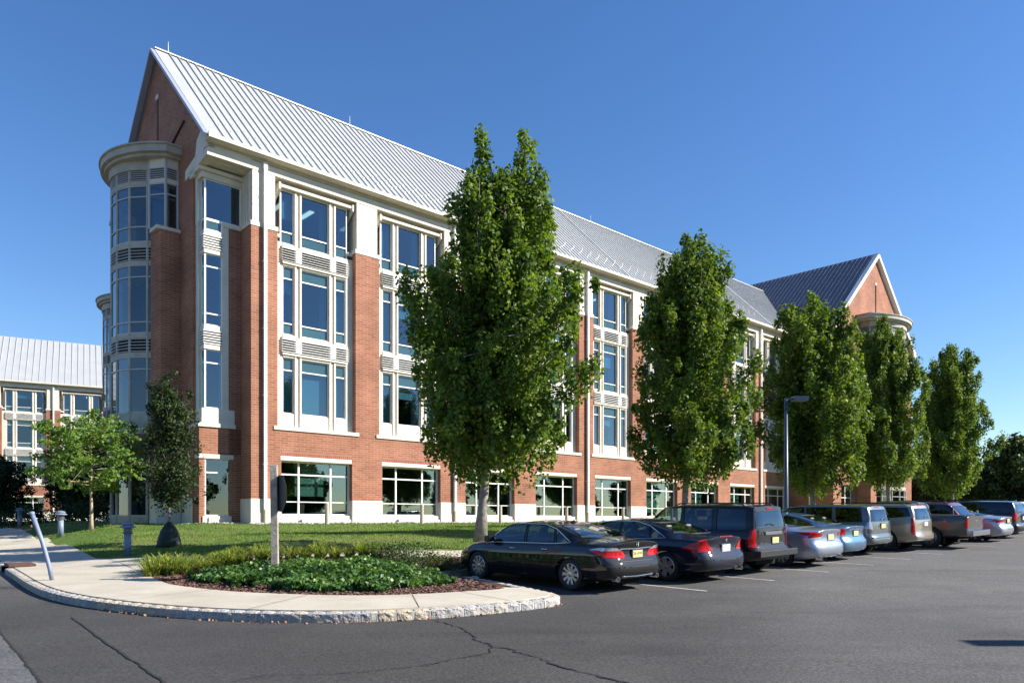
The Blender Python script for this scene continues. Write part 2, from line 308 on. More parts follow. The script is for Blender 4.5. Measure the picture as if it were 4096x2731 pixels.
def fill_poly(name, poly, mat, off=0, step=.5, kind='structure', fn=None, skirt=0, sub=.5):
    pts = []
    n = len(poly)
    for i in range(n):
        a, b = Vector(poly[i]), Vector(poly[(i+1) % n]); k = max(1, int((b-a).length/sub))
        for j in range(k): pts.append(a.lerp(b, j/k))
    nb = len(pts); xs = [p.x for p in pts]; ys = [p.y for p in pts]
    def inside(x, y):
        c = False; j = nb-1
        for i in range(nb):
            if (ys[i] > y) != (ys[j] > y) and x < (xs[j]-xs[i])*(y-ys[i])/(ys[j]-ys[i])+xs[i]: c = not c
            j = i
        return c
    x = min(xs)+step*.5
    grid = []
    while x < max(xs):
        y = min(ys)+step*.5
        while y < max(ys):
            if inside(x, y): grid.append(Vector((x+random.uniform(-.1, .1)*step, y+random.uniform(-.1, .1)*step)))
            y += step
        x += step
    allp = pts+grid
    r = geometry.delaunay_2d_cdt(allp, [(i, (i+1) % nb) for i in range(nb)], [], 1, 1e-5)
    V = [(v.x, v.y) for v in r[0]]
    Z = TTv(V) if fn is None else [fn(*v) for v in V]
    mb = MB(); mb.add([(v[0], v[1], z+off) for v, z in zip(V, Z)], [tuple(f) for f in r[2]])
    if skirt:
        bz = TTv([(p.x, p.y) for p in pts]) if fn is None else [fn(p.x, p.y) for p in pts]
        vv = [(p.x, p.y, z+off) for p, z in zip(pts, bz)]+[(p.x, p.y, z+off-skirt) for p, z in zip(pts, bz)]
        mb.add(vv, [(i, (i+1) % nb, nb+(i+1) % nb, nb+i) for i in range(nb)])
    o = mb.build(name, mat, smooth=True); tag(o, kind=kind); return o
def offset_line(L, d):    # offset polyline to the left by d
    o = []
    for i, p in enumerate(L):
        a = Vector(L[max(i-1, 0)]); b = Vector(L[min(i+1, len(L)-1)]); t = (b-a).normalized(); o.append((p[0]-t.y*d, p[1]+t.x*d))
    return o
def smooth_line(L, it=2):
    for _ in range(it):
        q = [L[0]]
        for a, b in zip(L[:-1], L[1:]):
            q += [(a[0]*.75+b[0]*.25, a[1]*.75+b[1]*.25), (a[0]*.25+b[0]*.75, a[1]*.25+b[1]*.75)]
        L = q+[L[-1]]
    return L
# asphalt, one sheet to the horizon
ax_ = [-3000, -1200, -500, -250, -150, -100]+list(range(-80, 121, 4))+[160, 250, 500, 1200, 3000]
ay_ = [-3000, -1000, -400, -200, -100, -60]+list(range(-40, 121, 4))+[160, 250, 500, 1200, 3000]
mb = MB(); mb.add([(x, y, hh(x, y) if y < 140 else 1.5) for y in ay_ for x in ax_], [(j*len(ax_)+i, j*len(ax_)+i+1, (j+1)*len(ax_)+i+1, (j+1)*len(ax_)+i) for j in range(len(ay_)-1) for i in range(len(ax_)-1)])
# near parking lot finer sheet is the same sheet: hh is linear there
tag(mb.build('asphalt_lot', M['asphalt'], smooth=True), kind='structure')
def hz(x, y): return hh(x, y)
def strip(name, L, w, mat, fn, off=.006, kind='structure', build=True, mb=None, wj=0):
    m = mb or MB(); V = []
    for i, p in enumerate(L):
        a = Vector(L[max(i-1, 0)]); b = Vector(L[min(i+1, len(L)-1)]); t = (b-a).normalized(); ww = w*(1+random.uniform(-wj, wj))
        for s in (-1, 1): x, y = p[0]-t.y*s*ww/2, p[1]+t.x*s*ww/2; V.append((x, y, fn(x, y)+off))
    m.add(V, [(2*i, 2*i+1, 2*i+3, 2*i+2) for i in range(len(L)-1)])
    if mb is None: return tag(m.build(name, mat), kind=kind)
def densify(L, st=.12, jit=.02):
    o = []
    for a, b in zip(L[:-1], L[1:]):
        a = Vector(a); b = Vector(b); k = max(1, int((b-a).length/st))
        for j in range(k):
            p = a.lerp(b, j/k); o.append((p.x+random.gauss(0, jit), p.y+random.gauss(0, jit)))
    return o+[tuple(L[-1])]
# darker fresh band of asphalt that follows the kerb, worn patch at the lower left
KL = smooth_line(KERB[6:26], 2)
band = [p for p in KERB[2:22]]
cr = MB()
strip('', densify([(-1.17,11.67),(-.76,11.09),(-.51,10.38),(-.46,10.06),(-.33,9.84),(-.24,9.63),(-.05,9.54),(.18,9.12),(.34,8.9),(.52,8.53),(.59,8.4),(.84,8.13),(1.5,7.3)], .07, .018), .028, None, hz, .009, mb=cr, wj=.6)
strip('', densify([(-.24,9.63),(-.28,9.27),(-.46,9.06),(-.66,8.92),(-.84,8.68),(-.97,8.52)], .07, .015), .016, None, hz, .0095, mb=cr, wj=.7)
strip('', densify([(-.72,8.83),(-1.08,8.52),(-1.62,8.26),(-2.07,8.16),(-2.65,8.12),(-2.85,7.88),(-3.3,7.4)], .07, .012), .013, None, hz, .009, mb=cr, wj=.7)
strip('', densify([(-6.99,12.13),(-6.37,11.33),(-5.66,10.42),(-5.13,9.77),(-4.66,9.19),(-4.24,8.68),(-3.85,8.18),(-3.57,7.85),(-3.2,7.3)], .1, .008), .03, None, hz, .009, mb=cr, wj=.4)
strip('', densify([(-9.5,13.6),(-7.25,10.81),(-6.58,9.98),(-5.99,9.27),(-5.46,8.61),(-4.87,7.87),(-4,6.7)], .1, .006), .028, None, hz, .009, mb=cr, wj=.3)
tag(cr.build('asphalt_cracks', M['crack']), kind='structure')
fill_poly('road_patch', [(-26,30),(-12,16.2),(-9.5,13.6),(-7.25,10.81),(-5.99,9.27),(-4.87,7.87),(-4,6.7),(-5,2),(-30,2)], M['asphalt_old'], off=.0045, fn=hz, step=2)
# parking lines
for k in range(14):
    t = -1.42+2.665*k; a = bw(t, -24.3); b = bw(t-.03, -18.75)
    m = MB(); L = [(a[0]+(b[0]-a[0])*i/24, a[1]+(b[1]-a[1])*i/24) for i in range(25)]
    strip('', L, .078, None, hz, .006, mb=m, wj=.12)
    o = m.build('parking_line', M['paintline']); tag(o, kind='structure')
# kerb of granite blocks
side = [bw(-3.93, -20.3), bw(-3.93, -19.0), bw(-3.7, -18.65), bw(-3.2, -18.55)]+[bw(t, -18.55) for t in range(-2, 72, 4)]
OUT = smooth_line(KERB+side, 2)
gr = ground_mat('granite', (.30, .30, .31), (.46, .43, .38), None, s1=3, s2=22, bump=.9, c3=(.50, .42, .30), sbig=1.5, bdist=.03)
mortar = simple('mortar', (.52, .49, .42), .95, var=.1, scale=12)
def resample(L, st):
    o = [Vector(L[0])]; acc = 0
    for a, b in zip(L[:-1], L[1:]):
        a = Vector(a); b = Vector(b); l = (b-a).length; d = (b-a)/l; pos = st-acc
        while pos <= l: o.append(a+d*pos); pos += st
        acc = (acc+l) % st if False else l-(pos-st)
    return o
KR = resample(OUT, .27)
mb = MB(); mb2 = MB()
for i in range(len(KR)-1):
    a, b = KR[i], KR[i+1]
    if a.y > 46 and a.x < 0: continue
    if b.y < -5: continue
    if math.hypot((a.x+b.x)/2+12.8, (a.y+b.y)/2-19.63) < .52: continue
    t = (b-a).normalized(); nl = Vector((-t.y, t.x)); g = .012+random.random()*.012
    p0 = a+t*g; p1 = b-t*g; h = hh(*a)
    vs = []; nseg = 3
    for w_ in (0, .05, .15, .19):
        for k in range(nseg+1):
            q = p0.lerp(p1, k/nseg)+nl*w_; rz = (0 if w_ in (.05, .15) else -.03)
            q = q+nl*random.uniform(-.007, .006)*(w_ < .1)
            vs.append((q.x, q.y, hh(q.x, q.y)+.152+rz*.7+random.uniform(-.004, .004)-(.010 if k in (0, nseg) else 0)))
    for zf in (.095, .045, -.05):
        for k in range(nseg+1):
            q = p0.lerp(p1, k/nseg)-nl*(random.uniform(0, .016) if k not in (0, nseg) else random.uniform(-.006, .004)); vs.append((q.x, q.y, h+zf))
    n1 = nseg+1; fs = []
    for r_ in range(3):
        for k in range(nseg): fs.append((r_*n1+k, r_*n1+k+1, (r_+1)*n1+k+1, (r_+1)*n1+k))
    rows = [0, 4, 5, 6]
    for r_ in range(3):
        for k in range(nseg): fs.append((rows[r_]*n1+k, rows[r_+1]*n1+k, rows[r_+1]*n1+k+1, rows[r_]*n1+k+1))
    for k in (0, nseg): fs.append((0*n1+k, 4*n1+k, 5*n1+k, 6*n1+k)); fs.append((0*n1+k, n1+k, 2*n1+k, 3*n1+k))
    mb.add(vs, fs)
    q0 = a+nl*.003; q1 = b+nl*.003
    mb2.add([(q0.x, q0.y, hh(*q0)-.05), (q1.x, q1.y, hh(*q1)-.05), (q1.x, q1.y, hh(*q1)+.130), (q0.x, q0.y, hh(*q0)+.130), ((q0+nl*.17).x, (q0+nl*.17).y, hh(*q0)+.134), ((q1+nl*.17).x, (q1+nl*.17).y, hh(*q1)+.134)], [(0, 1, 2, 3), (3, 2, 5, 4)])
k_ = mb.build('granite_kerb', gr); tag(k_, kind='structure')
tag(mb2.build('kerb_mortar', mortar), kind='structure')
# island surfaces: lawn under everything, bed, concrete on top
INN = offset_line(OUT, .175)
INN = [p for i, p in enumerate(INN) if i % 2 == 0 or i > len(INN)-2]
far = [bw(71, -18.3), bw(71, 2), bw(48, 2), bw(48, 14), bw(-2, 14), (-30, 60), (-60, 100), (-110, 110), (-90, 75)]
lawn = fill_poly('lawn', INN+far, M['grassbase'], off=-.03, step=1.0, sub=1.0)
WU = [(-11.5, 21.0), (-11.0, 20.62), (-9.5, 20.42), (-6, 20.35), (-3.5, 20.3), (-1.62, 20.3)]+[bw(t, -16.85) for t in (0, 4, 10, 20, 30, 45, 60, 70)]
WLo = [(-8.75, 18.15), (-8.2, 18.5), (-6, 18.9), (-3.5, 18.95), (-1.9, 19.05)]+[bw(t, -17.75) for t in (-.5, 4, 10, 20, 30, 45, 60, 70)]
BF = [(-8.75, 17.95), (-8.3, 17.25), (-7.79, 16.5), (-6.92, 15.27), (-6.26, 14.71), (-5.37, 14.1), (-4.48, 13.72), (-3.41, 13.44), (-2.66, 13.36), (-1.95, 13.44), (-1.3, 13.66), (-.78, 13.95), (-.3, 14.2), (-.15, 14.42)]
BFs = smooth_line(BF, 1)
kin = [p for p in INN if p[0] > -3 and p[1] > 14.6 and not (p[0] < -2.5)]
bedpoly = BFs+[p for p in kin if (p[1] > 14.75)]
bed = fill_poly('mulch_bed', BFs+[p for p in kin if p[1] > 14.9]+[bw(71, -17.8)]+WLo[::-1], M['mulch'], off=.0, step=.35)
walk = [p for p in INN if p[1] <= 14.75 or (p[0] < -5)]
walk = [p for p in walk if not (p[1] > 58)]
fill_poly('sidewalk', walk+[(-.2, 14.55)]+BFs[::-1]+WLo+WU[::-1]+[(-11.78, 21.6), (-13, 23.2), (-14.9, 25.6), (-16.63, 27.79), (-19.67, 31.69), (-24, 37.2), (-28.7, 42.8), (-38, 55)], M['concrete'], off=.02, step=.5, skirt=.1)
jm = MB()
for a, b in [((-1.45,11.95),(-1.75,13.42)),((-.05,12.72),(-.95,13.84)),((-4.1,11.85),(-3.6,13.44)),((-6.7,12.95),(-5.6,14.22)),((-8.75,17.9),(-11.75,21.5)),((-9.2,15.1),(-7.6,16.2)),((-11.7,18.2),(-9.7,19.5)),((-14.6,21.9),(-12.6,23)),((-17.5,25.3),(-15.5,26.4))]:
    strip('', densify([a, b], .3, 0), .014, None, TT, .026, mb=jm)
tag(jm.build('sidewalk_joints', M['joint']), kind='structure')
# ------------------------------------------------------------------ main building (local x = along facade t, y = depth r, z up)
BA = math.atan2(.6795, .7337)
bld = empty('office_building', (-11.6, 33.93, 0), BA, label='long four storey red brick office building with cream stone trim and steep grey metal roof', cat='building')
MOD = 5.44; NB = 9; ZB = 1.2
T1 = NB*MOD+.2      # 49.16, where the wing starts
ZR = 15.05
def wall_cells(mb, ts, zs, r0, r1, hole):
    for a, b in zip(ts[:-1], ts[1:]):
        for c, d in zip(zs[:-1], zs[1:]):
            if not hole((a+b)/2, (c+d)/2): mb.box(a, b, r0, r1, c, d)
def facade(parent, nb, t_end, glassM, brick='brick', ledges=True):
    # brick wall with openings
    mb = MB()
    ts = [0]
    for n in range(nb): ts += [1.25+MOD*n, 1.43+MOD*n, 5.13+MOD*n, 5.33+MOD*n]
    ts.append(t_end)
    def hole(t, z):
        u = (t-1.25) % MOD; inb = t < nb*MOD+1
        if z < 5.06: return inb and .18 < u < 3.88 and t > 1.25
        if z > 6.03: return inb and u < 4.08 and t > 1.25
        return False
    wall_cells(mb, ts, [2.88, 5.06, 6.03, ZR], 0, .5, hole)
    mb.build('brick_wall', M[brick], parent)
    for a, b in zip([0]+[5.13+MOD*n for n in range(nb)], [1.43+MOD*n for n in range(nb)]+[t_end]):
        mb = MB(); mb.box(a-.004 if a else -.03, b+.004, -.03, .53, ZB, 2.88); mb.build('stone_plinth', M['stone'], parent, bevel=.008)
    # one bay
    x = 1.25
    def bay_parts():
        P = []
        g = MB(); g.box(1.43, 5.13, -.006, .1, 4.862, 5.07); P.append((g.build('soldier_course', M['soldier'], parent), []))
        g = MB(); g.box(1.38, 5.10, -.02, .3, 4.66, 4.86); P.append((g.build('lintel', M['stone'], parent, bevel=.008), []))
        g = MB(); g.box(1.05, 5.5, -.06, .36, 6.03, 6.21); P.append((g.build('sill', M['stone'], parent, bevel=.012), []))
        g = MB(); g.box(1.43, 5.13, .02, .5, ZB, 1.95); g.box(1.43, 5.13, .08, .5, 1.95, 2.14); P.append((g.build('window_sill', M['stone'], parent, bevel=.015), []))
        # ground window
        g = MB(); r0, r1 = .26, .34
        for a, b in ((1.43, 1.50), (2.38, 2.47), (4.05, 4.14), (5.03, 5.13)): g.box(a, b, r0, r1, 2.14, 4.66)
        for z in (2.14, 2.75, 4.0, 4.59):
            for a, b in ((1.50, 2.38), (2.47, 4.05), (4.14, 5.03)):
                g.box(a, b, r0+(.0 if z != 2.75 else .03), r1, z, z+(.07 if z != 2.75 else .045))
        w = g.build('window', M['frame'], parent)
        p = MB(); p.box(1.5, 5.03, .30, .31, 2.2, 4.6); pp = p.build('pane', M['glass_low'], w); P.append((w, [pp]))
        # stone surround
        g = MB(); rs, re = .30, .62
        g.box(x, x+.40, rs, re, 6.21, ZR-.3); g.box(x+3.70, x+4.08, rs, re, 6.21, ZR-.3)
        for a in (.98, 2.78):
            for q0, q1, rr in ((0, .085, .25), (.085, .25, .31), (.25, .34, .25)): g.box(x+a+q0, x+a+q1, rr, re, 6.21, 17.2)
        for a, b in ((.4, .98), (1.32, 2.78), (3.12, 3.70)):
            g.box(x+a, x+b, .29, .55, 6.21, 6.86)
            for z0, z1 in ((9.46, 9.66), (10.30, 10.52), (13.69, 13.87), (14.50, 14.72)): g.box(x+a, x+b, .27, .55, z0, z1)
        for z0, z1 in ((9.56, 9.66), (10.30, 10.42), (13.77, 13.87), (14.50, 14.62)): g.box(x+.35, x+3.75, .20, .249, z0, z1)
        P.append((g.build('stone_surround', M['stone'], parent), []))
        # louvres
        for z0 in (9.66, 13.87):
            g = MB(); z1 = z0+.64; m = 6
            for k in range(m):
                zz = z0+.06+(z1-z0-.08)*k/(m-1)
                g.prism([(.16, zz-.035), (.155, zz-.012), (.30, zz+.045), (.305, zz+.02)], 'x', x+.3, x+3.80)
            for a in (.98, 2.78): g.box(x+a+.02, x+a+.32, .185, .24, z0, z1)
            g.cur = 1; g.box(x+.4, x+3.7, .36, .38, z0, z1)
            P.append((g.build('louvre', [M['frame'], M['dark']], parent), []))
        # upper windows
        for fl, (z0, z1, tr) in enumerate(((6.86, 9.46, (8.85,)), (10.52, 13.69, (11.02, 13.1)), (14.72, 17.2, (15.24,)))):
            g = MB(); r0, r1 = .36, .46; sp = MB(); pn = MB()
            lights = ((.40, .98), (1.32, 2.78), (3.12, 3.70))
            if fl == 2: lights = ((.30, .98), (1.32, 2.78), (3.12, 3.80))
            for a, b in lights:
                e = .05
                g.box(x+a, x+a+e, r0, r1, z0, z1); g.box(x+b-e, x+b, r0, r1, z0, z1)
                g.box(x+a+e, x+b-e, r0, r1, z0, z0+e); g.box(x+a+e, x+b-e, r0, r1, z1-e, z1)
                for q in tr: g.box(x+a+e, x+b-e, r0, r1, q, q+.055)
                lo = tr[0]+.05 if fl else z0+e; hi = tr[-1] if fl != 2 else z1-e
                pn.box(x+a+e, x+b-e, .41, .42, lo, hi)
                if fl: sp.box(x+a+e, x+b-e, .412, .43, z0+e, tr[0])
                if fl != 2: sp.box(x+a+e, x+b-e, .412, .43, tr[-1]+.055, z1-e)
            if fl == 2:      # glass box returns to the back wall
                for a in (x+.30, x+3.80):
                    s = 1 if a > x+2 else -1
                    g.box(a-.025, a+.025, 1.1, 1.15, z0, z1); pn.box(a-.005, a+.005, .46, 1.1, z0, z1)
                    g.box(a-.03, a+.03, .46, 1.1, z0, z0+.05)
            w = g.build('window', M['frame'], parent)
            P.append((w, [pn.build('pane', glassM, w), sp.build('spandrel_panel', M['spandrel'], w)]))
        # ledge with end brackets over the top window
        g = MB(); g.prism([(.14, 17.22), (.14, 17.36), (.5, 17.44), (.9, 17.44), (.9, 17.2)], 'x', x+.22, x+3.95)
        for a in (x+.12, x+3.95): g.prism([(.10, 17.1), (.10, 17.42), (.9, 17.42), (.9, 16.5)], 'x', a, a+.1)
        P.append((g.build('window_hood', M['stone'], parent, bevel=.01), []))
        return P
    P = bay_parts()
    rnd = random.Random(3)
    for n in range(1, nb):
        for o, ch in P:
            c = o.copy(); COL.objects.link(c); c.location.x = MOD*n
            for k in ch: d = k.copy(); COL.objects.link(d); d.parent = c
    # piers of stone over brick, caps and eaves beam
    for a, b in zip([0]+[5.33+MOD*n for n in range(nb)], [1.25+MOD*n for n in range(nb)]+[t_end]):
        mb = MB(); mb.box(a-.03, b+.03, -.03, .6, ZR, ZR+.2)
        a += .06; b -= .12
        for z0, z1 in ((ZR+.2, 15.98), (16.0, 16.72), (16.74, 17.55)): mb.box(a, b, .0, .92, z0, z1)
        mb.box(a+.01, b-.01, .015, .9, 15.9, 16.8)
        mb.build('stone_pier', M['stone'], parent)
    mb = MB(); mb.box(.02 if nb == NB else 0, t_end, -.02, .35, 17.55, 17.88); mb.box(0, t_end, .06, .35, 17.88, 17.98); mb.box(0, t_end, .0, .35, 17.98, 18.10)
    mb.build('eaves_beam', M['stone'], parent)
    # back wall of top storey beside glass boxes, soffit
    mb = MB(); mb.box(0, t_end, .35, 1.3, 17.5, 17.56)
    for n in range(nb):
        mb.box(x+MOD*n-.5, x+MOD*n+.30, 1.1, 1.2, ZR, 17.5); mb.box(x+MOD*n+3.8, x+MOD*n+4.4, 1.1, 1.2, ZR, 17.5)
        mb.box(x+MOD*n, x+MOD*n+.30, .3, 1.1, ZR-.1, ZR+.05); mb.box(x+MOD*n+3.8, x+MOD*n+4.08, .3, 1.1, ZR-.1, ZR+.05)
    mb.build('soffit', M['stone'], parent)
    # blinds
    for n in range(nb):
        for fl, (za, zb) in enumerate(((6.9, 8.85), (11.05, 13.1), (15.3, 17.15))):
            for li, (a, b) in enumerate(((.45, .93), (1.37, 2.73), (3.17, 3.65))):
                if rnd.random() < .5:
                    d = (zb-za)*rnd.choice((.3, .45, .5, .65, 1.0)); q = MB(); q.box(x+n*MOD+a-.05, x+n*MOD+b+.05, .62, .63, zb-d, zb+.1); q.build('blind', M['blind'], parent)
        if rnd.random() < .5:
            q = MB(); q.box(n*MOD+2.5, n*MOD+4.0, .8, .81, 2.2+rnd.random(), 4.7); q.build('blind', M['blind'], parent)
        if n % 2 == 0 or True:
            q = MB(); q.box(x+n*MOD+2.60, x+n*MOD+2.85, .7, .95, 6.2, 17.2); q.build('interior_column', M['blind'], parent)
        if rnd.random() < .8:
            for k in range(2): q = MB(); q.box(x+n*MOD+1.0+k*1.5, x+n*MOD+1.25+k*1.5, 1.7, 2.9, 17.16, 17.2); q.build('ceiling_light', M['lit'], parent)
    # floors, back wall
    mb = MB()
    for z0, z1 in ((1.5, 1.85), (9.3, 10.5), (13.5, 14.7), (17.22, 17.48)): mb.box(.1 if nb == NB else 0, t_end, .64, 5.8, z0, z1)
    mb.box(.1, t_end, .64, 5.8, 4.75, 6.8)
    mb.cur = 1; mb.box(.1, t_end, 5.8, 5.95, 1.5, 17.5)
    for n in range(nb+1): mb.box(n*MOD-.1+.35, n*MOD+.1+.35, .95, 5.8, 1.85, 17.2)
    mb.build('interior', [M['ceil'], M['office']], parent)
facade(bld, NB, T1, M['glass'])
# downspouts
def downspout(t, r=-.12, z1=17.98, par=bld):
    g = MB(); g.box(t-.07, t+.07, r-.06, r+.06, 2.4, z1-.1); g.box(t-.09, t+.09, r-.08, r+.08, z1-.35, z1-.05)
    for z in (4.4, 7.5, 10.5, 13.5, 16.5): g.box(t-.085, t+.085, r-.07, r+.12, z, z+.06)
    g.cur = 1; g.tube([(t, r, 2.45), (t, r, 1.9), (t, r+.01, 1.5)], .07, 10)
    return g.build('downspout', [M['frame'], simple('rusty_boot', (.62, .50, .34), .7, var=.2, scale=14)], par)
rb = None
for k in range(5): downspout(.6+2*MOD*k)
# roof
EZ = 18.26; RZ = 24.9; RM = 6.38; RE = -.42
def roof_slope_pts(r): return EZ+(RZ-EZ)*(r-RE)/(RM-RE)
mb = MB(); TL, TR = -2.06, 57.0
mb.prism([(RE, EZ), (RM, RZ), (2*RM-RE, EZ), (2*RM-RE, EZ-.1), (RM, RZ-.12), (RE, EZ-.1)], 'x', TL, TR)
sl_n = Vector((0, -(RZ-EZ), RM-RE)).normalized()
for side in (0, 1):
    t = TL+.7
    k = 0
    while t < TR-.1:
        wv, hv = (.04, .065) if k not in (66, 112) else (.16, .07)
        a = Vector((t, RE+.02, EZ+.02)); b = Vector((t, RM-.03, RZ-.02))
        if side: a.y = 2*RM-a.y; b.y = 2*RM-b.y
        mb.obox(a+Vector((0, 0, hv/2)), b+Vector((0, 0, hv/2)), wv, hv)
        if side == 0 and k < 110:
            for rr in ((.35, .85) if k % 2 else (.6, 1.15)):
                zz = roof_slope_pts(rr); mb.box(t+.18, t+.23, rr-.025, rr+.025, zz-.02, zz+.07)
        t += .42; k += 1
mb.obox((TL, RM, RZ+.02), (TR, RM, RZ+.02), .22, .05)
mb.build('roof', M['roof'], bld)
g = MB()
for s, (ya, yb) in enumerate(((RE, RM), (2*RM-RE, RM))):
    g.obox((TL-.06, ya, EZ-.09), (TL-.06, yb, RZ-.12), .12, .28, up=(1, 0, 0))
g.build('rake_trim', M['roof_trim'], bld)
g = MB(); g.prism([(-.50, 18.10), (-.50, 18.27), (-.44, 18.27), (-.42, 18.16), (-.36, 18.10)], 'x', TL, 48.1)
g.box(TL, 48.1, -.42, .0, 18.075, 18.11)
g.prism([(-.36, 18.11), (.05, 18.11), (.05, 18.6), (-.30, 18.24)], 'x', TL+.02, 48.1)
g.build('gutter', M['stone'], bld)
for t in (-1.4, 8.8, 19, 30, 41):
    g = MB(); g.tube([(t, RM, RZ), (t, RM, RZ+.6)], [.022, .01], 6); g.build('lightning_rod', M['frame'], bld)
# ---- left gable end, plane x=-1.9
GP = -1.9
g = MB()
wall = [(1.75, 1.2), (12.76, 1.2), (12.76, 17.5), (2*RM-.0, 18.0), (RM, 24.7), (.0, 18.0), (.35, 17.9), (1.75, 17.3)]
# pieces left and right of the slots, whose shade is painted on as dark strips
def zr(r): return 18.0+(24.7-18.0)*(1-abs(r-RM)/RM)
def gable_panel(g, r0, r1, z0, x0=GP, x1=GP+.5):
    g.prism([(r0, z0), (r1, z0), (r1, zr(r1)), (r0, zr(r0))], 'x', x0, x1)
g.prism([(1.75, 1.2), (12.76, 1.2), (12.76, 18.9), (1.75, 18.9)], 'x', GP, GP+.5)
gable_panel(g, .03, 1.75, 17.95)
g.prism([(1.75, 18.9), (6.25, 18.9), (6.25, 19.3), (3.0, 20.02), (2.9, 19.9), (4.8, 19.45), (1.75, 18.95)], 'x', GP+.12, GP+.5)
g.prism([(1.75, 18.9), (RM-.13, 18.9), (RM-.13, zr(RM-.13)), (1.75, zr(1.75))], 'x', GP+.0, GP+.08)
g.prism([(RM-.13, 22.6), (RM+.13, 22.6), (RM+.13, zr(RM+.13)), (RM, zr(RM)), (RM-.13, zr(RM-.13))], 'x', GP, GP+.5)
g.prism([(RM+.13, 18.9), (12.76, 18.9), (12.76, zr(12.7)), (RM+.13, zr(RM+.13))], 'x', GP, GP+.5)
g.prism([(RM-.13, 18.9), (RM+.13, 18.9), (RM+.13, 22.6), (RM-.13, 22.6)], 'x', GP+.2, GP+.5)
g.build('gable_wall', M['brick'], bld)
g = MB(); g.obox((GP-.012, 2.7, 20.0), (GP-.012, 4.7, 19.35), .03, .16, up=(1, 0, 0)); g.box(GP-.01, GP+.1, RM-.1, RM+.1, 18.95, 22.5); g.build('slot_shade_strip', simple('slot_shade_brick', (.10, .04, .03), .9), bld)  # dark strips over the wall, painting in the shade of the slots
g = MB(); g.box(GP-.05, GP+.3, RM-.17, RM+.17, 22.45, 22.68); g.build('keystone', M['stone'], bld, bevel=.01)
# corner bracket, side beam, soffit
g = MB(); g.box(-1.95, .05, -.02, .33, 17.54, 17.86)
g.prism([(.33, 17.5), (.33, 17.9), (.0, 17.9), (.0, 18.2), (-.4, 18.2), (-.4, 18.35), (.4, 18.9), (1.1, 18.55), (1.3, 17.9), (2.5, 17.62), (2.5, 17.2)], 'x', -1.97, -1.62)
g.box(-1.62, .0, .33, 2.2, 17.48, 17.56); g.box(-1.9, 0, -.0, .33, 17.86, 18.1)
g.build('corner_cornice', M['stone'], bld)
# corner pier and recessed corner
g = MB(); g.box(0.0, .3, .5, 1.4, 2.88, ZR); g.box(-.55, 0.0, 1.08, 1.5, 2.0, 15.05); g.box(-1.88, 0, 1.08, 1.5, 4.86, 6.03)
g.box(-.42, 0, 1.081, 1.5, 1.2, 4.86); g.box(-1.88, -1.62, 1.08, 1.5, 1.2, 4.86); g.box(-1.88, -1.4, 1.5, 1.76, 1.2, 6.03); 
g.build('corner_brick', M['brick'], bld)
g = MB(); g.box(-.03, .3, .53, 1.08, ZB, 2.88); g.build('corner_plinth', M['stone'], bld)
g = MB(); g.box(.06, 1.0, .6, 1.05, 15.25, 17.5); g.box(-.05, .1, 0, 1.08, 15.05, 15.25); g.box(-.02, .06, .1, .25, 15.25, 17.5); g.box(-.02, .06, .35, .5, 15.25, 17.5); g.box(-.0, .06, .6, 1.1, 15.25, 17.5)
g.build('corner_stone_pier', M['stone'], bld)
g = MB()
g.box(-1.95, -.27, 1.0, 1.5, 6.03, 6.21); g.box(-1.98, -1.4, 1.5, 1.8, 6.03, 6.21); g.box(-1.78, -.3, 1.06, 1.5, 6.21, 6.86)
g.box(-.85, -.57, 1.06, 1.5, 6.86, 15.2); g.box(-1.78, -1.5, 1.5, 1.9, 6.21, 15.2)
for z0, z1 in ((9.46, 9.66), (10.30, 10.52), (13.69, 13.87), (14.50, 14.72)): g.box(-1.70, -.85, 1.02, 1.5, z0, z1); g.box(-1.70, -1.6, 1.5, 1.76, z0, z1)
g.box(-1.97, .12, .85, 1.5, 17.24, 17.4); g.box(-1.97, -1.5, 1.5, 2.0, 17.1, 17.4); g.box(-1.8, .06, 1.0, 1.5, 16.98, 17.24); g.box(-.85, .05, 1.02, 1.5, 15.02, 15.2); g.box(-1.8, -1.55, 1.5, 1.8, 15.0, 17.2)
g.box(-1.92, -.36, 1.02, 1.5, 4.64, 4.84); g.box(-1.75, -.45, 1.02, 1.5, 1.2, 2.1); g.box(-1.5, -1.1, .96, 1.02, 1.2, 2.05)
g.build('corner_stone_surround', M['stone'], bld, bevel=.008)
for z0, z1, tr, xr, low in ((2.1, 4.64, (4.0,), -.45, 1), (6.86, 9.46, (8.85,), -.85, 0), (10.52, 13.69, (11.02, 13.1), -.85, 0), (14.72, 15.2, (), -.85, 0), (15.2, 16.98, (), .0, 0)):
    g = MB(); pn = MB(); xl = -1.62
    g.box(xl-.03, xl+.04, 1.08, 1.15, z0, z1); g.box(xr-.06, xr, 1.1, 1.16, z0, z1); g.box(xl-.02, xl+.04, 1.42, 1.5, z0, z1)
    for q in (z0, z1-.05)+tr: g.box(xl+.04, xr-.06, 1.09, 1.15, q, q+.06); g.box(xl-.02, xl+.03, 1.15, 1.42, q, q+.06)
    pn.box(xl+.04, xr-.06, 1.12, 1.13, z0+.06, z1-.05); pn.box(xl, xl+.01, 1.15, 1.42, z0+.06, z1-.05)
    w = g.build('window', M['frame'], bld); pn.build('pane', M['glass'] if z1-z0 > .6 else M['spandrel'], w)
for z0 in (9.66, 13.87):
    g = MB()
    for k in range(6):
        zz = z0+.06+.56*k/5; g.box(-1.72, -.85, 1.0, 1.1, zz-.02, zz+.02); g.box(-1.72, -1.62, 1.1, 1.5, zz-.02, zz+.02)
    g.cur = 1; g.box(-1.6, -.85, 1.2, 1.22, z0, z0+.64)
    g.build('louvre', [M['frame'], M['dark']], bld)
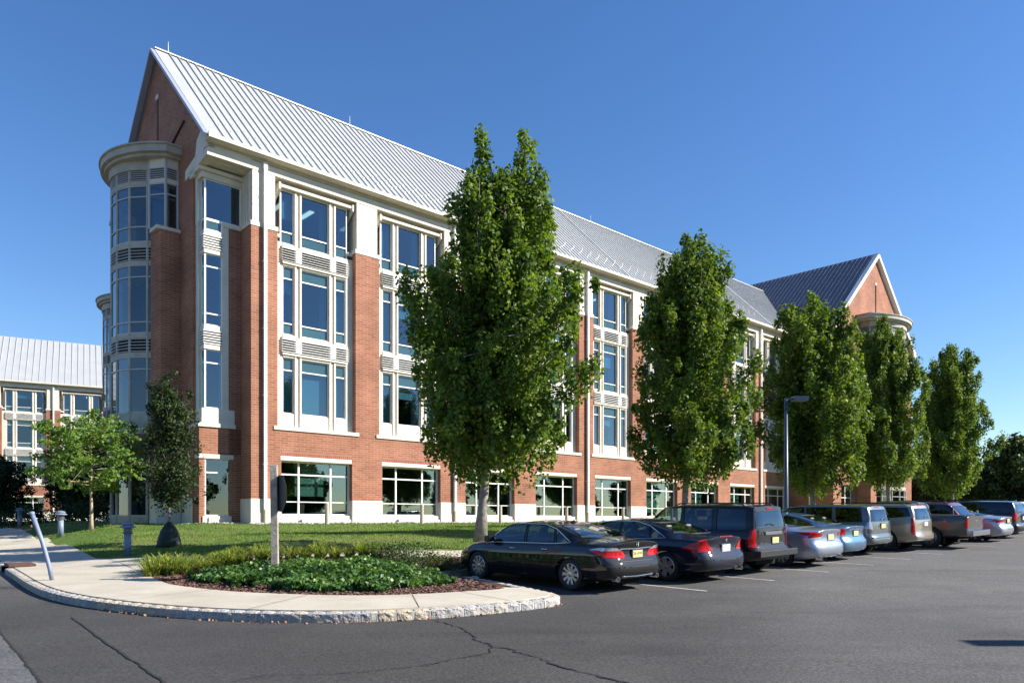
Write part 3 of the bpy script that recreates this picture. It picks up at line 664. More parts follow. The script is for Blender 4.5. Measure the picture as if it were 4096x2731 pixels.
# buttress beside the round bay and the round bay itself
def round_bay(parent, x0, rc, a, st, sag, z0, ztop, buttress=True, mirror=1):
    """x0 gable plane, rc centre depth, a half chord, st straight return, sag arc sagitta; grows towards -x"""
    Rr = (a*a+sag*sag)/(2*sag); th = math.asin(a/Rr); n = 7
    def arc(off, nn=7): 
        pts = []
        for i in range(nn+1):
            q = -th+2*th*i/nn; pts.append((x0-st-sag+Rr-(Rr+off)*math.cos(q), rc+(Rr+off)*math.sin(q)))
        return pts
    rb = MB()
    def band(g, off, za, zb, nn=27, thick=None):
        P = arc(off, nn); poly = [(x0, P[0][1])]+P+[(x0, P[-1][1])]
        g.prism(poly, 'z', za, zb)
    g = MB()
    def cband(off, za, zb):
        a2, st2, sag2 = a+.95+off, st+.38, sag+.06; R2 = (a2*a2+sag2*sag2)/(2*sag2); t2 = math.asin(a2/R2); P_ = []
        for i in range(31):
            q = -t2+2*t2*i/30; P_.append((x0-st2-sag2+R2-(R2+off)*math.cos(q), rc+(R2+off*.3)*math.sin(q)))
        g.prism([(x0, P_[0][1])]+P_+[(x0, P_[-1][1])], 'z', za, zb)
    cband(0, ztop-.38, ztop-.07); cband(.07, ztop-.07, ztop); cband(-.16, ztop-.52, ztop-.38)
    can = MB(); can.v, can.f, can.mi = g.v, g.f, g.mi
    root = empty('round_bay', (0, 0, 0)); root.parent = parent
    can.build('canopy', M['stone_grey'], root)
    st_ = MB(); band(st_, .12, ztop-.95, ztop-.52)
    for za, zb in ((ztop-1.62, ztop-1.42), (13.69, 13.87), (14.50, 14.72), (9.46, 9.66), (10.30, 10.52), (5.9, 6.86), (4.64, 4.9), (z0, 2.1)): band(st_, .03 if zb-za < .5 or za < 2 else .0, za, zb)
    P = arc(0)
    zt = ztop-1.62
    spans = [(2.1, 4.64, (4.0,)), (6.86, 9.46, (8.85,)), (10.52, 13.69, (11.02, 13.1)), (14.72, zt, (15.4, zt-.55))]
    full = [(x0, P[0][1])]+P+[(x0, P[-1][1])]
    for p in full[1:-1]: st_.tube([(p[0]-.0, p[1], 4.9), (p[0], p[1], ztop-.5)], .062, 8); st_.tube([(p[0], p[1], z0), (p[0], p[1], 4.7)], .08, 8)
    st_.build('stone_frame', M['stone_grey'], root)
    br = MB(); band(br, -.02, 4.9, 5.9); br.build('brick_band', M['brick'], root)
    for i in range(len(full)-1):
        p, q = Vector(full[i]), Vector(full[i+1])
        if (q-p).length < .3: continue
        d = (q-p).normalized(); nm = Vector((d.y, -d.x))*-1
        if nm.x > .2: nm = -nm
        for za, zb, tr in spans:
            fr = MB(); fr.cur = 1; fr.add([(p.x, p.y, za), (q.x, q.y, za), (q.x, q.y, zb), (p.x, p.y, zb)], [(0, 1, 2, 3)]); fr.cur = 0
            for z in (za, zb-.06)+tr: fr.obox((p.x, p.y, z+.03), (q.x, q.y, z+.03), .08, .06)
            fr.build('window', [M['frame_grey'], M['glass']], root)
        for za in (9.66, 13.87, ztop-1.42):
            hh_ = .64 if za < 14 else .46
            for k in range(5):
                zz = za+.05+(hh_-.08)*k/4
                if k == 0: lv = MB()
                lv.obox((p.x, p.y, zz), (q.x, q.y, zz), .12, .03)
            lv.build('louvre', M['frame_grey'], root)
    core = MB()
    Pi = arc(-.12); poly = [(x0+.2, Pi[0][1]+.1)]+Pi+[(x0+.2, Pi[-1][1]-.1)]
    for za, zb in ((9.5, 10.5), (13.7, 14.7), (4.7, 6.8), (ztop-1.6, ztop-.6)): core.prism(poly, 'z', za, zb)
    core.box(x0-.05, x0-.3, rc-a+.3, rc+a-.3, z0, ztop-1)
    core.build('bay_interior', M['dark'], root)
    return root
g = MB()
g.prism([(GP, 3.25), (GP-.86, 3.25), (GP-1.02, 4.15), (GP, 4.15)], 'z', 2.9, 15.05)
g.prism([(GP, 9.51), (GP-.86, 9.51), (GP-1.02, 8.61), (GP, 8.61)][::-1], 'z', 2.9, 15.05)
g.build('brick_buttress', M['brick'], bld)
for nm, b_ in (('stone_cap', (GP-1.08, GP, 3.2, 4.15, 15.05, 15.2)), ('stone_cap', (GP-1.08, GP, 8.61, 9.56, 15.05, 15.2)), ('stone_plinth', (GP-1.08, GP, 3.2, 4.15, 1.2, 2.9)), ('stone_plinth', (GP-1.08, GP, 8.61, 9.56, 1.2, 2.9)),
    ('stone_plinth', (GP-.02, GP+.3, 1.78, 3.1, 1.2, 2.9)), ('stone_plinth', (GP-.02, GP+.3, 9.65, 12.78, 1.2, 2.9))): g = MB(); g.box(*b_); g.build(nm, M['stone'], bld, bevel=.01)
round_bay(bld, GP, RM, 2.35, .3, 1.68, 1.2, 18.95)
# glazed shoulder of the top storey above the buttress
P_ = [(GP, 3.55), (GP-.56, 3.55), (GP-1.05, 4.25)]
fr = MB(); lv = MB()
for p, q in zip(P_[:-1], P_[1:]):
    fr.cur = 1; fr.add([(p[0], p[1], 15.25), (q[0], q[1], 15.25), (q[0], q[1], 17.33), (p[0], p[1], 17.33)], [(0, 1, 2, 3)]); fr.cur = 0
    for z in (15.25, 16.78, 17.27): fr.obox((*p, z+.03), (*q, z+.03), .08, .06)
    for k in range(5): lv.obox((*p, 17.6+.1*k), (*q, 17.6+.1*k), .12, .03)
    fr.tube([(*q, 15.25), (*q, 18.4)], .07, 8)
fr.tube([(GP-.03, 3.55, 15.25), (GP-.03, 3.55, 18.4)], .06, 8)
fr.build('window', [M['frame_grey'], M['glass']], bld); lv.build('louvre', M['frame_grey'], bld)
g = MB(); g.prism([(GP, 3.5), (GP-.6, 3.5), (GP-1.1, 4.25), (GP, 4.3)], 'z', 17.33, 17.53); g.prism([(GP, 3.5), (GP-.6, 3.5), (GP-1.1, 4.25), (GP, 4.3)], 'z', 18.0, 18.43); g.build('stone_band', M['stone'], bld)
# rear wing that shows only as a second round bay and gable far behind
rw = MB(); X0 = 4.3; RC = RM+25.1
rw.prism([(RC-6.4, 1.2), (RC+6.4, 1.2), (RC+6.4, 18), (RC, 24.6), (RC-6.4, 18)], 'x', X0, X0+30); rw.build('rear_wing_wall', M['brick'], bld)
rw = MB(); rw.prism([(RC-6.9, 18.1), (RC, 25.1), (RC+6.9, 18.1), (RC+6.9, 18), (RC, 24.7), (RC-6.9, 18)], 'x', X0-.3, X0+31); rw.build('rear_wing_roof', M['roof'], bld)
b2 = round_bay(bld, X0, RC, 2.35, .3, 1.68, 1.2, 18.95)
# rest of the body: back wall, ends
g = MB(); g.box(-1.4, T1+16, 12.3, 12.76, 1.2, 18.0); g.box(-1.6, -1.4, 2.0, 12.3, 1.2, 17.4); g.build('rear_wall', M['brick'], bld)
# ---- projecting wing at the far end, gable towards the car park
WX0, WX1, WF = 49.0, 66.4, -4.0; WC = (WX0+WX1)/2; WE = 18.3; WZ = 26.35
g = MB()
g.box(WX0, WX0+.4, WF+.4, 0, 1.2, 17.7)                       # left flank
g.box(WX1-.4, WX1, WF+.4, 13, 1.2, 17.7)
def zw(t): return 17.9+(25.9-17.9)*(1-abs(t-WC)/(WX1-WC))
BX0, BX1 = WC-3.4, WC+3.4
for a, b in ((WX0, WX0+1.5), (WX0+3.9, BX0+.3), (BX1-.3, WX1-3.9), (WX1-1.5, WX1)): g.box(a, b, WF, WF+.4, 1.2, 17.9)
for a, b in ((WX0+1.5, WX0+3.9), (WX1-3.9, WX1-1.5)): g.box(a, b, WF, WF+.4, 5.0, 6.0); g.box(a, b, WF, WF+.4, 17.2, 17.9)
for a, b in ((WX0, WC-.13), (WC+.13, WX1)): g.prism([(a, 17.9), (b, 17.9), (b, zw(b)), (a, zw(a))], 'y', WF, WF+.4)
g.prism([(WC-.13, 23.6), (WC+.13, 23.6), (WC+.13, zw(WC+.13)), (WC, zw(WC)), (WC-.13, zw(WC-.13))], 'y', WF, WF+.4); g.box(WC-.13, WC+.13, WF+.2, WF+.4, 17.9, 23.6)
for a, b in ((BX0-.9, BX0+.3), (BX1-.3, BX1+.9)): g.box(a, b, WF-1.3, WF, 1.2, 15.05)
g.build('wing_wall', M['brick'], bld)
g = MB(); g.box(WC-.17, WC+.17, WF-.05, WF+.1, 23.5, 23.75)
g.box(WX0-.03, WX0+.4, WF-.03, -.05, 1.2, 2.88); g.box(WX0-.03, WX0+1.5, WF-.03, WF+.4, 1.21, 2.88)
g.box(WX0-.1, WX0+2.4, WF-.04, WF+.5, 17.25, 17.9); g.box(WX1-2.4, WX1+.1, WF-.04, WF+.5, 17.25, 17.9)
g.box(WX0-.3, WX0+.35, WF-.35, WF+.3, 17.9, 18.6); g.box(WX1-.35, WX1+.3, WF-.35, WF+.3, 17.9, 18.6)
g.build('wing_stone_trim', M['stone'], bld, bevel=.01)
for k in range(6): g = MB(); g.box(BX1+.95+k*.62, BX1+1.07+k*.62, WF-.1, WF+.1, 1.3, 4.8); g.build('stone_fin', M['stone'], bld)
g = MB(); g.obox((WC-4.3, WF-.012, 19.9), (WC-.2, WF-.012, 18.95+1.2), .03, .14, up=(0, 1, 0)); g.build('slot_shade_strip', simple('slot_shade_brick2', (.10, .04, .03), .9), bld)  # slot shade on the wing gable, again painted as a dark strip
g = MB(); hw = WX1-WC+.35
for s in (-1, 1):
    g.obox((WC+s*hw, WF-.12, WE-.05), (WC, WF-.12, WZ-.15), .3, .42, up=(0, -1, 0))
g.build('rake_trim', M['frame'], bld)
g = MB(); 
for s in (-1, 1):
    g.prism([(WC+s*(hw+.1), WE), (WC, WZ+.05), (WC, WZ-.08), (WC+s*(hw+.1), WE-.12)], 'y', WF-.3, 14)
    r = WF-.2
    while r < 14:
        g.obox((WC+s*(hw+.08), r, WE+.02), (WC, r, WZ+.06), .03, .03, up=(0, 1, 0)); r += .45
g.build('wing_roof', M['shaded_roof'], bld)
g = MB()
for a, b in ((WX0+1.5, WX0+3.9), (WX1-3.9, WX1-1.5)):
    for z0, z1 in ((1.5, 5.0), (6.0, 9.5), (10.4, 13.7), (14.6, 17.2)):
        w = MB(); w.box(a, a+.07, WF+.2, WF+.28, z0, z1); w.box(b-.07, b, WF+.2, WF+.28, z0, z1); w.box((a+b)/2-.04, (a+b)/2+.04, WF+.2, WF+.28, z0, z1)
        for z in (z0, (z0+z1)/2+.6, z1-.07):
            w.box(a+.07, (a+b)/2-.04, WF+.2, WF+.28, z, z+.07); w.box((a+b)/2+.04, b-.07, WF+.2, WF+.28, z, z+.07)
        wo = w.build('window', M['frame'], bld); p = MB(); p.box(a+.07, b-.07, WF+.23, WF+.24, z0, z1); p.build('pane', M['glass_low'], wo)
    for z0, z1 in ((9.5, 10.4), (13.7, 14.6)): g.box(a, b, WF+.1, WF+.4, z0, z1)
g.build('stone_spandrel', M['stone'], bld)
g = MB(); g.box(WX0+.5, WX1-.5, WF+2.5, WF+2.6, 1.2, 17.8); g.build('interior', M['dark'], bld)
# its round bay: built in a frame turned so that it faces the car park
turn = empty('wing_bay', (WC, WF, 0), R(90)); turn.parent = bld
def round_bay_w():
    Rr0 = round_bay(turn, 0, 0, 3.3, .8, 1.5, 1.2, 20.0); return Rr0
_rb = round_bay_w()
mw = Matrix.Translation((WC, WF, 0)) @ Matrix.Rotation(R(90), 4, 'Z')
_rb.parent = bld; _rb.matrix_local = mw; bpy.data.objects.remove(turn)
downspout(WX0-.12, -2.0, 17.6)
# ---- building far to the left
A, B = Vector((-63.5, 86.5)), Vector((-50.0, 94.0)); dd = (B-A).normalized()
fb = empty('office_building', (A.x-dd.x*26, A.y-dd.y*26, 0), math.atan2(dd.y, dd.x), label='distant brick office wing with pale metal roof behind the dark trees at the left', cat='building')
fb.scale = (1.08, 1, 1)
facade(fb, 11, 11*MOD+.2, M['glass'])
g = MB(); g.prism([(-.45, 18.26), (7.2, 24.8), (14.8, 18.26), (14.8, 18.1), (7.2, 24.6), (-.45, 18.1)], 'x', -1, 62)
t = -1
while t < 62: g.obox((t, -.42, 18.3), (t, 7.15, 24.82), .05, .06); t += .62
g.build('roof', M['roof'], fb)
g = MB(); g.box(-1, 62, -.5, -.3, 18.1, 18.28); g.box(-1, 62, -.3, .06, 18.08, 18.2); g.build('gutter', M['stone'], fb)
g = MB(); g.box(-1, 62, 14, 14.4, 1, 18.1); g.box(61.6, 62, 0.6, 14, 1, 18.1); g.build('rear_wall', M['brick'], fb)
for k in range(6): downspout(.6+2*MOD*k, par=fb)
# ------------------------------------------------------------------ trees
LEAF = leaf_mat('maple_leaf', (.045, .088, .018), (.110, .185, .028), (.24, .31, .05), .36)
LEAF2 = leaf_mat('pear_leaf', (.045, .085, .018), (.108, .178, .028), (.23, .29, .05), .36)
LEAFB = leaf_mat('bright_leaf', (.08, .15, .03), (.14, .24, .05), (.24, .35, .08), .42)
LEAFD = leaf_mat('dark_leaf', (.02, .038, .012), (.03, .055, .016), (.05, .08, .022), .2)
def leaf_cloud(rng, centers, sig, per, size, droop=.3, zstretch=1.4, squash=1):
    n = len(centers)*per
    c = np.repeat(centers, per, axis=0); s = np.repeat(sig, per)[:, None]
    off = rng.normal(size=(n, 3)); rr = np.linalg.norm(off, axis=1)[:, None]; off = off/rr*np.minimum(rr, 2.1)
    P = c+off*s*np.array([1, 1, zstretch])
    nrm = rng.normal(size=(n, 3))*.75+off*.35+np.array([0, 0, .55]); nrm /= np.linalg.norm(nrm, axis=1)[:, None]
    a = rng.normal(size=(n, 3)); a[:, 2] -= droop*2; a -= nrm*(a*nrm).sum(1)[:, None]; a /= np.linalg.norm(a, axis=1)[:, None]
    b = np.cross(nrm, a); sz = (size*rng.uniform(.65, 1.3, n))[:, None]
    V = np.empty((n, 4, 3)); bend = nrm*sz*.12
    V[:, 0] = P-a*sz*.5; V[:, 1] = P+b*sz*.42-a*sz*.02+bend; V[:, 2] = P+a*sz*.55; V[:, 3] = P-b*sz*.42-a*sz*.02+bend
    return V.reshape(-1, 3)
def branch_pts(p0, p1, rng, n=6, bow=.25):
    p0 = np.array(p0, float); p1 = np.array(p1, float); L = np.linalg.norm(p1-p0); o = []
    side = rng.normal(size=3)*bow*L*.15
    for i in range(n+1):
        t = i/n; p = p0*(1-t)+p1*t; p[2] -= 0; o.append(p+side*math.sin(math.pi*t)+np.array([0, 0, -bow*L*.25*math.sin(math.pi*t)]))
    return o
def make_tree(env, H, h0, trunk_r, leaf, seed, nl, per, size, tops=((0, 0),), asc=.9, bark='bark', name='tree', sig=.26, skew=(0, 0), inner=.18, zst=1.35, plume=1.0):
    """env: list of (height fraction, radius) of crown outline; h0 lowest limb height"""
    rng = np.random.default_rng(seed); hs = [e[0]*H for e in env]; rs = [e[1] for e in env]
    root = empty(name); mb = MB(); cen = []; sg = []
    def rad(z): return float(np.interp(z, hs, rs))
    tp = []
    for i in range(12):
        z = H*.93*i/11; w = .05*H/12*math.sin(i*1.3+seed); tp.append((w*(i/11)+skew[0]*z/H, .6*w+skew[1]*z/H, z))
    tr = [trunk_r*(1.35 if i == 0 else 1)*(1-.92*(i/11)**.8) for i in range(12)]
    mb.tube(tp, tr, 12)
    for i in range(nl):
        f = (i+.5)/nl; z0 = h0+(H*.84-h0)*f**1.05
        phi = i*2.399+rng.uniform(-.5, .5)
        lob = 1+.12*math.sin(3*phi+seed+z0*1.3)+rng.uniform(-.42, .12)
        rr0 = rad(z0+.5)*lob
        zt = min(H*.985, z0+(asc*rr0*(.25+.75*min(1, f*1.8))+.15)*rng.uniform(.7, 1.2))
        r = min(rr0, rad(zt)*lob*1.05)
        top = tops[int(rng.integers(len(tops)))]
        cx = top[0]*max(0, (zt/H-.55)/.45); cy = top[1]*max(0, (zt/H-.55)/.45)
        e = np.array([cx+r*math.cos(phi)+skew[0]*zt/H, cy+r*math.sin(phi)+skew[1]*zt/H, zt])
        b0 = np.array([np.interp(z0, [p[2] for p in tp], [p[0] for p in tp]), np.interp(z0, [p[2] for p in tp], [p[1] for p in tp]), z0])
        pts = branch_pts(b0, e, rng); up = rng.uniform(.25, .75)*plume
        pts.append(e+np.array([rng.normal()*.06, rng.normal()*.06, up])); K = len(pts)-1
        br = max(.012, trunk_r*.30*(1-f*.6)); mb.tube([tuple(p) for p in pts], [br*(1-.85*k/K) for k in range(K+1)], 5)
        m = max(3, int((r+up)*2.9))
        for k in range(m):
            t = inner+(1-inner)*(k+.5)/m; q = np.array([np.interp(t*K, range(K+1), [p[j] for p in pts]) for j in range(3)])
            wd = sig*(1.25-.75*t)*rng.uniform(.8, 1.2)
            cen.append(q+rng.normal(size=3)*np.array([.1, .1, .06])); sg.append(wd)
            if rng.random() < .3:
                q2 = q+rng.normal(size=3)*np.array([.38, .38, .25]); cen.append(q2); sg.append(wd*.65); mb.tube([tuple(q), tuple(q2)], [br*.3, .005], 4, cap=False)
    for tx, ty in tops:
        for k in range(12):
            z = H*(.72+.27*k/11); s = (z/H-.55)/.45
            cen.append(np.array([tx*s+rng.normal()*.10+skew[0]*z/H, ty*s+rng.normal()*.10+skew[1]*z/H, z])); sg.append(sig*(1-.05*k))
    mb.build('trunk', M[bark], root, smooth=True)
    quads_mesh('crown', leaf_cloud(rng, np.array(cen), np.array(sg), per, size, zstretch=zst), leaf, root)
    return root
def put(o, x, y, z=None, s=1, rz=0, **k):
    o.location = (x, y, (TT(x, y) if z is None else z)-.05); o.scale = (s, s, s) if not isinstance(s, tuple) else s; o.rotation_euler = (0, 0, rz); tag(o, **k); return o
G1 = 'maples planted in a row behind the parked cars'
envA = [(.0, .3), (.16, .5), (.20, 1.6), (.26, 2.3), (.35, 2.65), (.46, 2.65), (.57, 2.35), (.66, 1.75), (.74, 1.2), (.82, .85), (.9, .5), (.96, .3), (1, .1)]
x, y = bw(-.6, -16.4)
t1 = make_tree(envA, 11.45, 2.1, .16, LEAF, 5, 118, 100, .122, tops=((-.8, -.05), (.5, .1)), asc=.95, name='maple_tree', sig=.225, skew=(.85, .1), inner=.2, zst=1.7)
put(t1, x, y, z=1.34, s=(.98, .98, 1.0), label='nearest and tallest looking maple with two pointed tops behind the black sedan', cat='tree', group=G1)
envB = [(.0, .3), (.17, .6), (.22, 1.6), (.30, 2.3), (.43, 2.6), (.57, 2.4), (.68, 2.05), (.78, 1.55), (.88, 1.05), (.95, .65), (1, .2)]
envC = [(.0, .3), (.15, .7), (.2, 1.8), (.28, 2.5), (.40, 2.75), (.55, 2.5), (.66, 2.2), (.76, 1.8), (.86, 1.35), (.95, .8), (1, .25)]
t2 = make_tree(envB, 11.1, 2.2, .15, LEAF2, 11, 86, 96, .135, tops=((.15, 0), (-.35, .2)), asc=.95, name='maple_tree', sig=.235, skew=(.5, -.1), inner=.2, zst=1.6)
t3 = make_tree(envC, 10.6, 1.9, .15, LEAF2, 23, 86, 94, .145, tops=((-.2, 0), (.4, 0)), asc=.9, name='maple_tree', sig=.25, inner=.2, zst=1.6)
for o, t, s, rz, lab in ((t2, 9.26, (.95, .95, 1), .3, 'second maple of the row, behind the dark blue sedan'), (t3, 19.5, (.94, .94, 1), 1.0, 'rounded maple of the row just right of the lamp post'),
        (copy_tree(t2), 28.4, (.9, .9, 1.0), 2.2, 'maple of the row standing in front of the far gable and its round bay'), (copy_tree(t3), 38.3, (.82, .82, 1.03), 3.9, 'maple at the far right end of the row against open sky')):
    x, y = bw(t, -16.4); put(o, x, y, s=s, rz=rz, label=lab, cat='tree', group=G1)
# small trees at the left
envS = [(0, .2), (.27, .25), (.34, 1.3), (.45, 2.2), (.6, 2.35), (.75, 2.1), (.88, 1.4), (.96, .8), (1, .3)]
ts = make_tree(envS, 5.4, 1.75, .085, LEAFB, 31, 46, 24, .15, asc=.35, plume=.1, bark='bark_pale', name='lawn_tree', sig=.27, inner=.4, zst=.38)
put(ts, -18.3, 33.2, s=(.95, .95, .97), label='bright green spreading young tree with slim pale trunk on the lawn', cat='tree')
envG = [(0, .1), (.24, .15), (.32, .5), (.42, .75), (.6, .8), (.75, .58), (.85, .4), (.95, .2), (1, .06)]
tg = make_tree(envG, 5.6, 1.3, .06, LEAFD, 41, 52, 56, .085, asc=1.0, plume=.5, name='young_tree', sig=.16, inner=.15)
put(tg, -11.05, 24.6, rz=1, label='slender dark young tree with a green watering bag round its trunk', cat='tree')
g = MB(); prof = [(.36, 0), (.38, .08), (.34, .28), (.27, .52), (.17, .68), (.09, .78), (.07, .82)]
g.lathe(prof, 14); wb = g.build('watering_bag', simple('green_bag', (.010, .022, .014), .7, var=.3, bump=.6, bscale=8), tg, smooth=True)
# dark trees in the building's shade at the left
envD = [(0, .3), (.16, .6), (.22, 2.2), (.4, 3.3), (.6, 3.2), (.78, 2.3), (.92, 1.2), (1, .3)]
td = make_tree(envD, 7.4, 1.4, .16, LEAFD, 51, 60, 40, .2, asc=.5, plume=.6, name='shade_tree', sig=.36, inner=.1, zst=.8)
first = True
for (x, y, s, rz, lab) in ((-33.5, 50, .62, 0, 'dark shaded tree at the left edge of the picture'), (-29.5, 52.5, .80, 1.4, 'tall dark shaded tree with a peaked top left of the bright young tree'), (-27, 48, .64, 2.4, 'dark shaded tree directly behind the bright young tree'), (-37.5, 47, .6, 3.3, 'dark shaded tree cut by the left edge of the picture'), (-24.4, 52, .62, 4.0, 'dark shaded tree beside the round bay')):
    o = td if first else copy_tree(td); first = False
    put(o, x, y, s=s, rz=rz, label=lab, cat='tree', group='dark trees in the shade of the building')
# low shaded hedge shrubs below them
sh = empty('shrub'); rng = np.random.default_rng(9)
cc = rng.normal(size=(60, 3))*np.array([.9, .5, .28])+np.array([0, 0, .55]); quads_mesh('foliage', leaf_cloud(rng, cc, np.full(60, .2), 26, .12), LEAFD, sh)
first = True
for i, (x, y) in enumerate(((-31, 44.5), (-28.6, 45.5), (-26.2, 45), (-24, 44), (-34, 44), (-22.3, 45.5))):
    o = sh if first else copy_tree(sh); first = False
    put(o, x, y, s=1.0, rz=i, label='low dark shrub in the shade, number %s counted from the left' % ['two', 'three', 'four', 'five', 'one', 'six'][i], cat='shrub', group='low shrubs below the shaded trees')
# trees beyond the far end of the car park
envE = [(0, .5), (.08, 2.2), (.2, 3.6), (.4, 4.4), (.6, 4.2), (.78, 3.2), (.92, 1.8), (1, .4)]
LEAFE = leaf_mat('far_leaf', (.035, .06, .02), (.05, .085, .025), (.085, .125, .035), .25)
te = make_tree(envE, 9.5, 1.2, .25, LEAFE, 61, 70, 36, .34, asc=.5, plume=.8, name='distant_tree', sig=.55, inner=.1, zst=.9)
first = True
tl = [(49, 92, .62, ''), (53, 96, .8, ''), (60, 101, .72, ''), (56, 108, .95, ''), (64.5, 104, .78, ''), (50.5, 84, .55, ''), (63.5, 93, 1.0, ''), (70, 106, 1.12, ''), (55.5, 82, 1.02, ''), (60, 112, 1.0, ''), (48, 102, .85, ''), (68, 112, .95, ''), (54.5, 87, .55, ''), (46.5, 86, .6, '')]
LB = ['rounded green tree just right of the far brick gable', 'mid green tree beyond the far end of the row of maples', 'tree rising behind the last maple', 'tall tree in the back rank beyond the car park', 'broad tree in the far wood, right of the last maple', 'bushy tree beyond the black minivan', 'tallest distant tree at the right edge of the picture', 'dark distant tree near the right edge', 'dark tree at the right edge above the far parked cars', 'tree deepest in the far wood', 'tree glimpsed between the far gable and the last maple', 'distant tree behind the dark ones at the right', 'low bushy tree behind the silver coupe', 'small tree at the foot of the far gable corner']
for i, (x, y, s, _) in enumerate(tl):
    o = te if first else copy_tree(te); first = False
    put(o, x, y, z=1.4, s=s, rz=i*1.7, label=LB[i], cat='tree', group='trees beyond the far end of the car park')
for i, (x, y, s) in enumerate(((76, 100, 1.0), (84, 92, 1.1), (94, 88, .9), (101, 80, 1.2), (110, 72, 1.0), (118, 62, 1.1), (124, 50, 1.0), (84, 110, 1.2), (104, 96, 1.2), (120, 84, 1.3), (128, 36, 1.1), (130, 20, 1.0))):
    o = copy_tree(te); put(o, x, y, z=1.4, s=s, rz=i*2.3, label='tree beyond the right edge of the picture across the car park', cat='tree', group='trees across the car park outside the picture')
# trees behind the photographer, which the windows and cars mirror
for i, (x, y, s) in enumerate(((28, -32, 1.1), (38, -24, 1.25), (48, -16, 1.0), (18, -40, 1.2), (58, -6, 1.1), (8, -46, 1.0), (68, 6, 1.2), (-4, -44, 1.2), (-40, -18, 1.1), (-30, -30, 1.2), (-48, -4, 1.0))):
    o = copy_tree(te); put(o, x, y, z=hh(x, y), s=s, rz=i*1.1, label='tree across the car park behind the viewer, mirrored in the windows', cat='tree', group='trees across the car park behind the viewer')
# ------------------------------------------------------------------ planting bed
# ivy
def in_poly(P, poly):
    x, y = P[:, 0], P[:, 1]; c = np.zeros(len(P), bool); j = len(poly)-1
    for i in range(len(poly)):
        xi, yi = poly[i]; xj, yj = poly[j]
        k = ((yi > y) != (yj > y)) & (x < (xj-xi)*(y-yi)/(yj-yi+1e-12)+xi); c ^= k; j = i
    return c
def lobed_noise(P, s, seed):
    r = np.random.default_rng(seed); o = np.zeros(len(P))
    for k in range(10):
        a = r.uniform(0, 6.28); f = s*r.uniform(.5, 2); o += np.sin((P[:, 0]*math.cos(a)+P[:, 1]*math.sin(a))*f+r.uniform(0, 6.28))
    return o/4.5
IV = [(-6.9,16.0),(-6.4,16.7),(-5.6,17.2),(-4.8,17.5),(-3.5,17.75),(-2.31,17.6),(-1.7,16.6),(-1.3,15.6),(-1.2,15.1),(-1.5,14.7),(-2.2,14.3),(-2.4,13.75),(-2.9,14.0),(-3.3,13.75),(-3.9,13.95),(-4.8,14.45),(-5.5,14.9),(-6.3,15.5)]
rng = np.random.default_rng(77)
P = rng.uniform((-7.2, 13.3), (-.3, 18), (62000, 2)); P = P[in_poly(P+.12*np.stack([lobed_noise(P, 6, 1), lobed_noise(P, 6, 2)], 1), IV)]
nz = lobed_noise(P, 3.2, 4); P = P[nz > -.85]; nz = lobed_noise(P, 3.2, 4)
cent = np.exp(-(((P[:, 0]+4.0)/1.9)**2+((P[:, 1]-15.6)/1.3)**2))
hgt = .07+.07*np.clip(nz+.4, 0, 2)+.13*cent
z = TTv(P)+hgt*rng.uniform(.25, 1.05, len(P))
C3 = np.column_stack([P, z])
V = leaf_cloud(rng, C3, np.full(len(C3), .02), 1, .092, droop=.1)
LIVY = leaf_mat('ivy_leaf', (.022, .062, .016), (.058, .135, .028), (.17, .28, .07), .25, rough=.45, spec=.4)
tag(quads_mesh('ivy', V, LIVY), label='glossy green ivy ground cover spreading over the brown mulch', cat='ivy', kind='stuff')
# daylilies
def blades(rng, n, L, w, spread, seg=5, up=1.0):
    V = []
    for i in range(n):
        a = rng.uniform(0, 2*math.pi); l = L*rng.uniform(.6, 1.15); out = rng.uniform(.15, 1)*spread; b = np.array([math.cos(a), math.sin(a), 0]); s = np.array([-b[1], b[0], 0])
        p0 = b*rng.uniform(0, .12)+s*rng.uniform(-.08, .08); pts = []
        for k in range(seg+1):
            t = k/seg; pts.append(p0+b*out*(t**1.6)+np.array([0, 0, l*up*(t-.62*t*t*t*(.5+out))]))
        for k in range(seg):
            w0, w1 = w*(1-(k/seg)**2), w*(1-((k+1)/seg)**2)+.001
            V += [pts[k]-s*w0, pts[k]+s*w0, pts[k+1]+s*w1, pts[k+1]-s*w1]
    return np.array(V)
LLILY = leaf_mat('daylily_leaf', (.10, .17, .03), (.22, .28, .05), (.40, .35, .09), .35, rough=.5)
rng = np.random.default_rng(12)
dl = [quads_mesh('daylily', blades(rng, 130, .74, .013, .62), LLILY) for _ in range(3)]
LP = [(-7.9,16.75),(-7.6,17.0),(-7.32,17.15),(-7.05,17.5),(-6.9,17.85),(-6.6,18.05),(-6.3,18.1),(-5.95,18.1),(-5.6,18.05),(-5.25,18.1),(-4.95,18.2),(-4.6,18.35),(-4.3,18.5),(-3.95,18.55),(-3.6,18.6),(-3.3,18.65),(-8.3,17.6),(-8.2,18.0),(-7.8,17.9),(-7.5,18.3),(-7.0,18.4),(-7.9,17.3),(-6.6,18.5),(-6.1,18.55)]
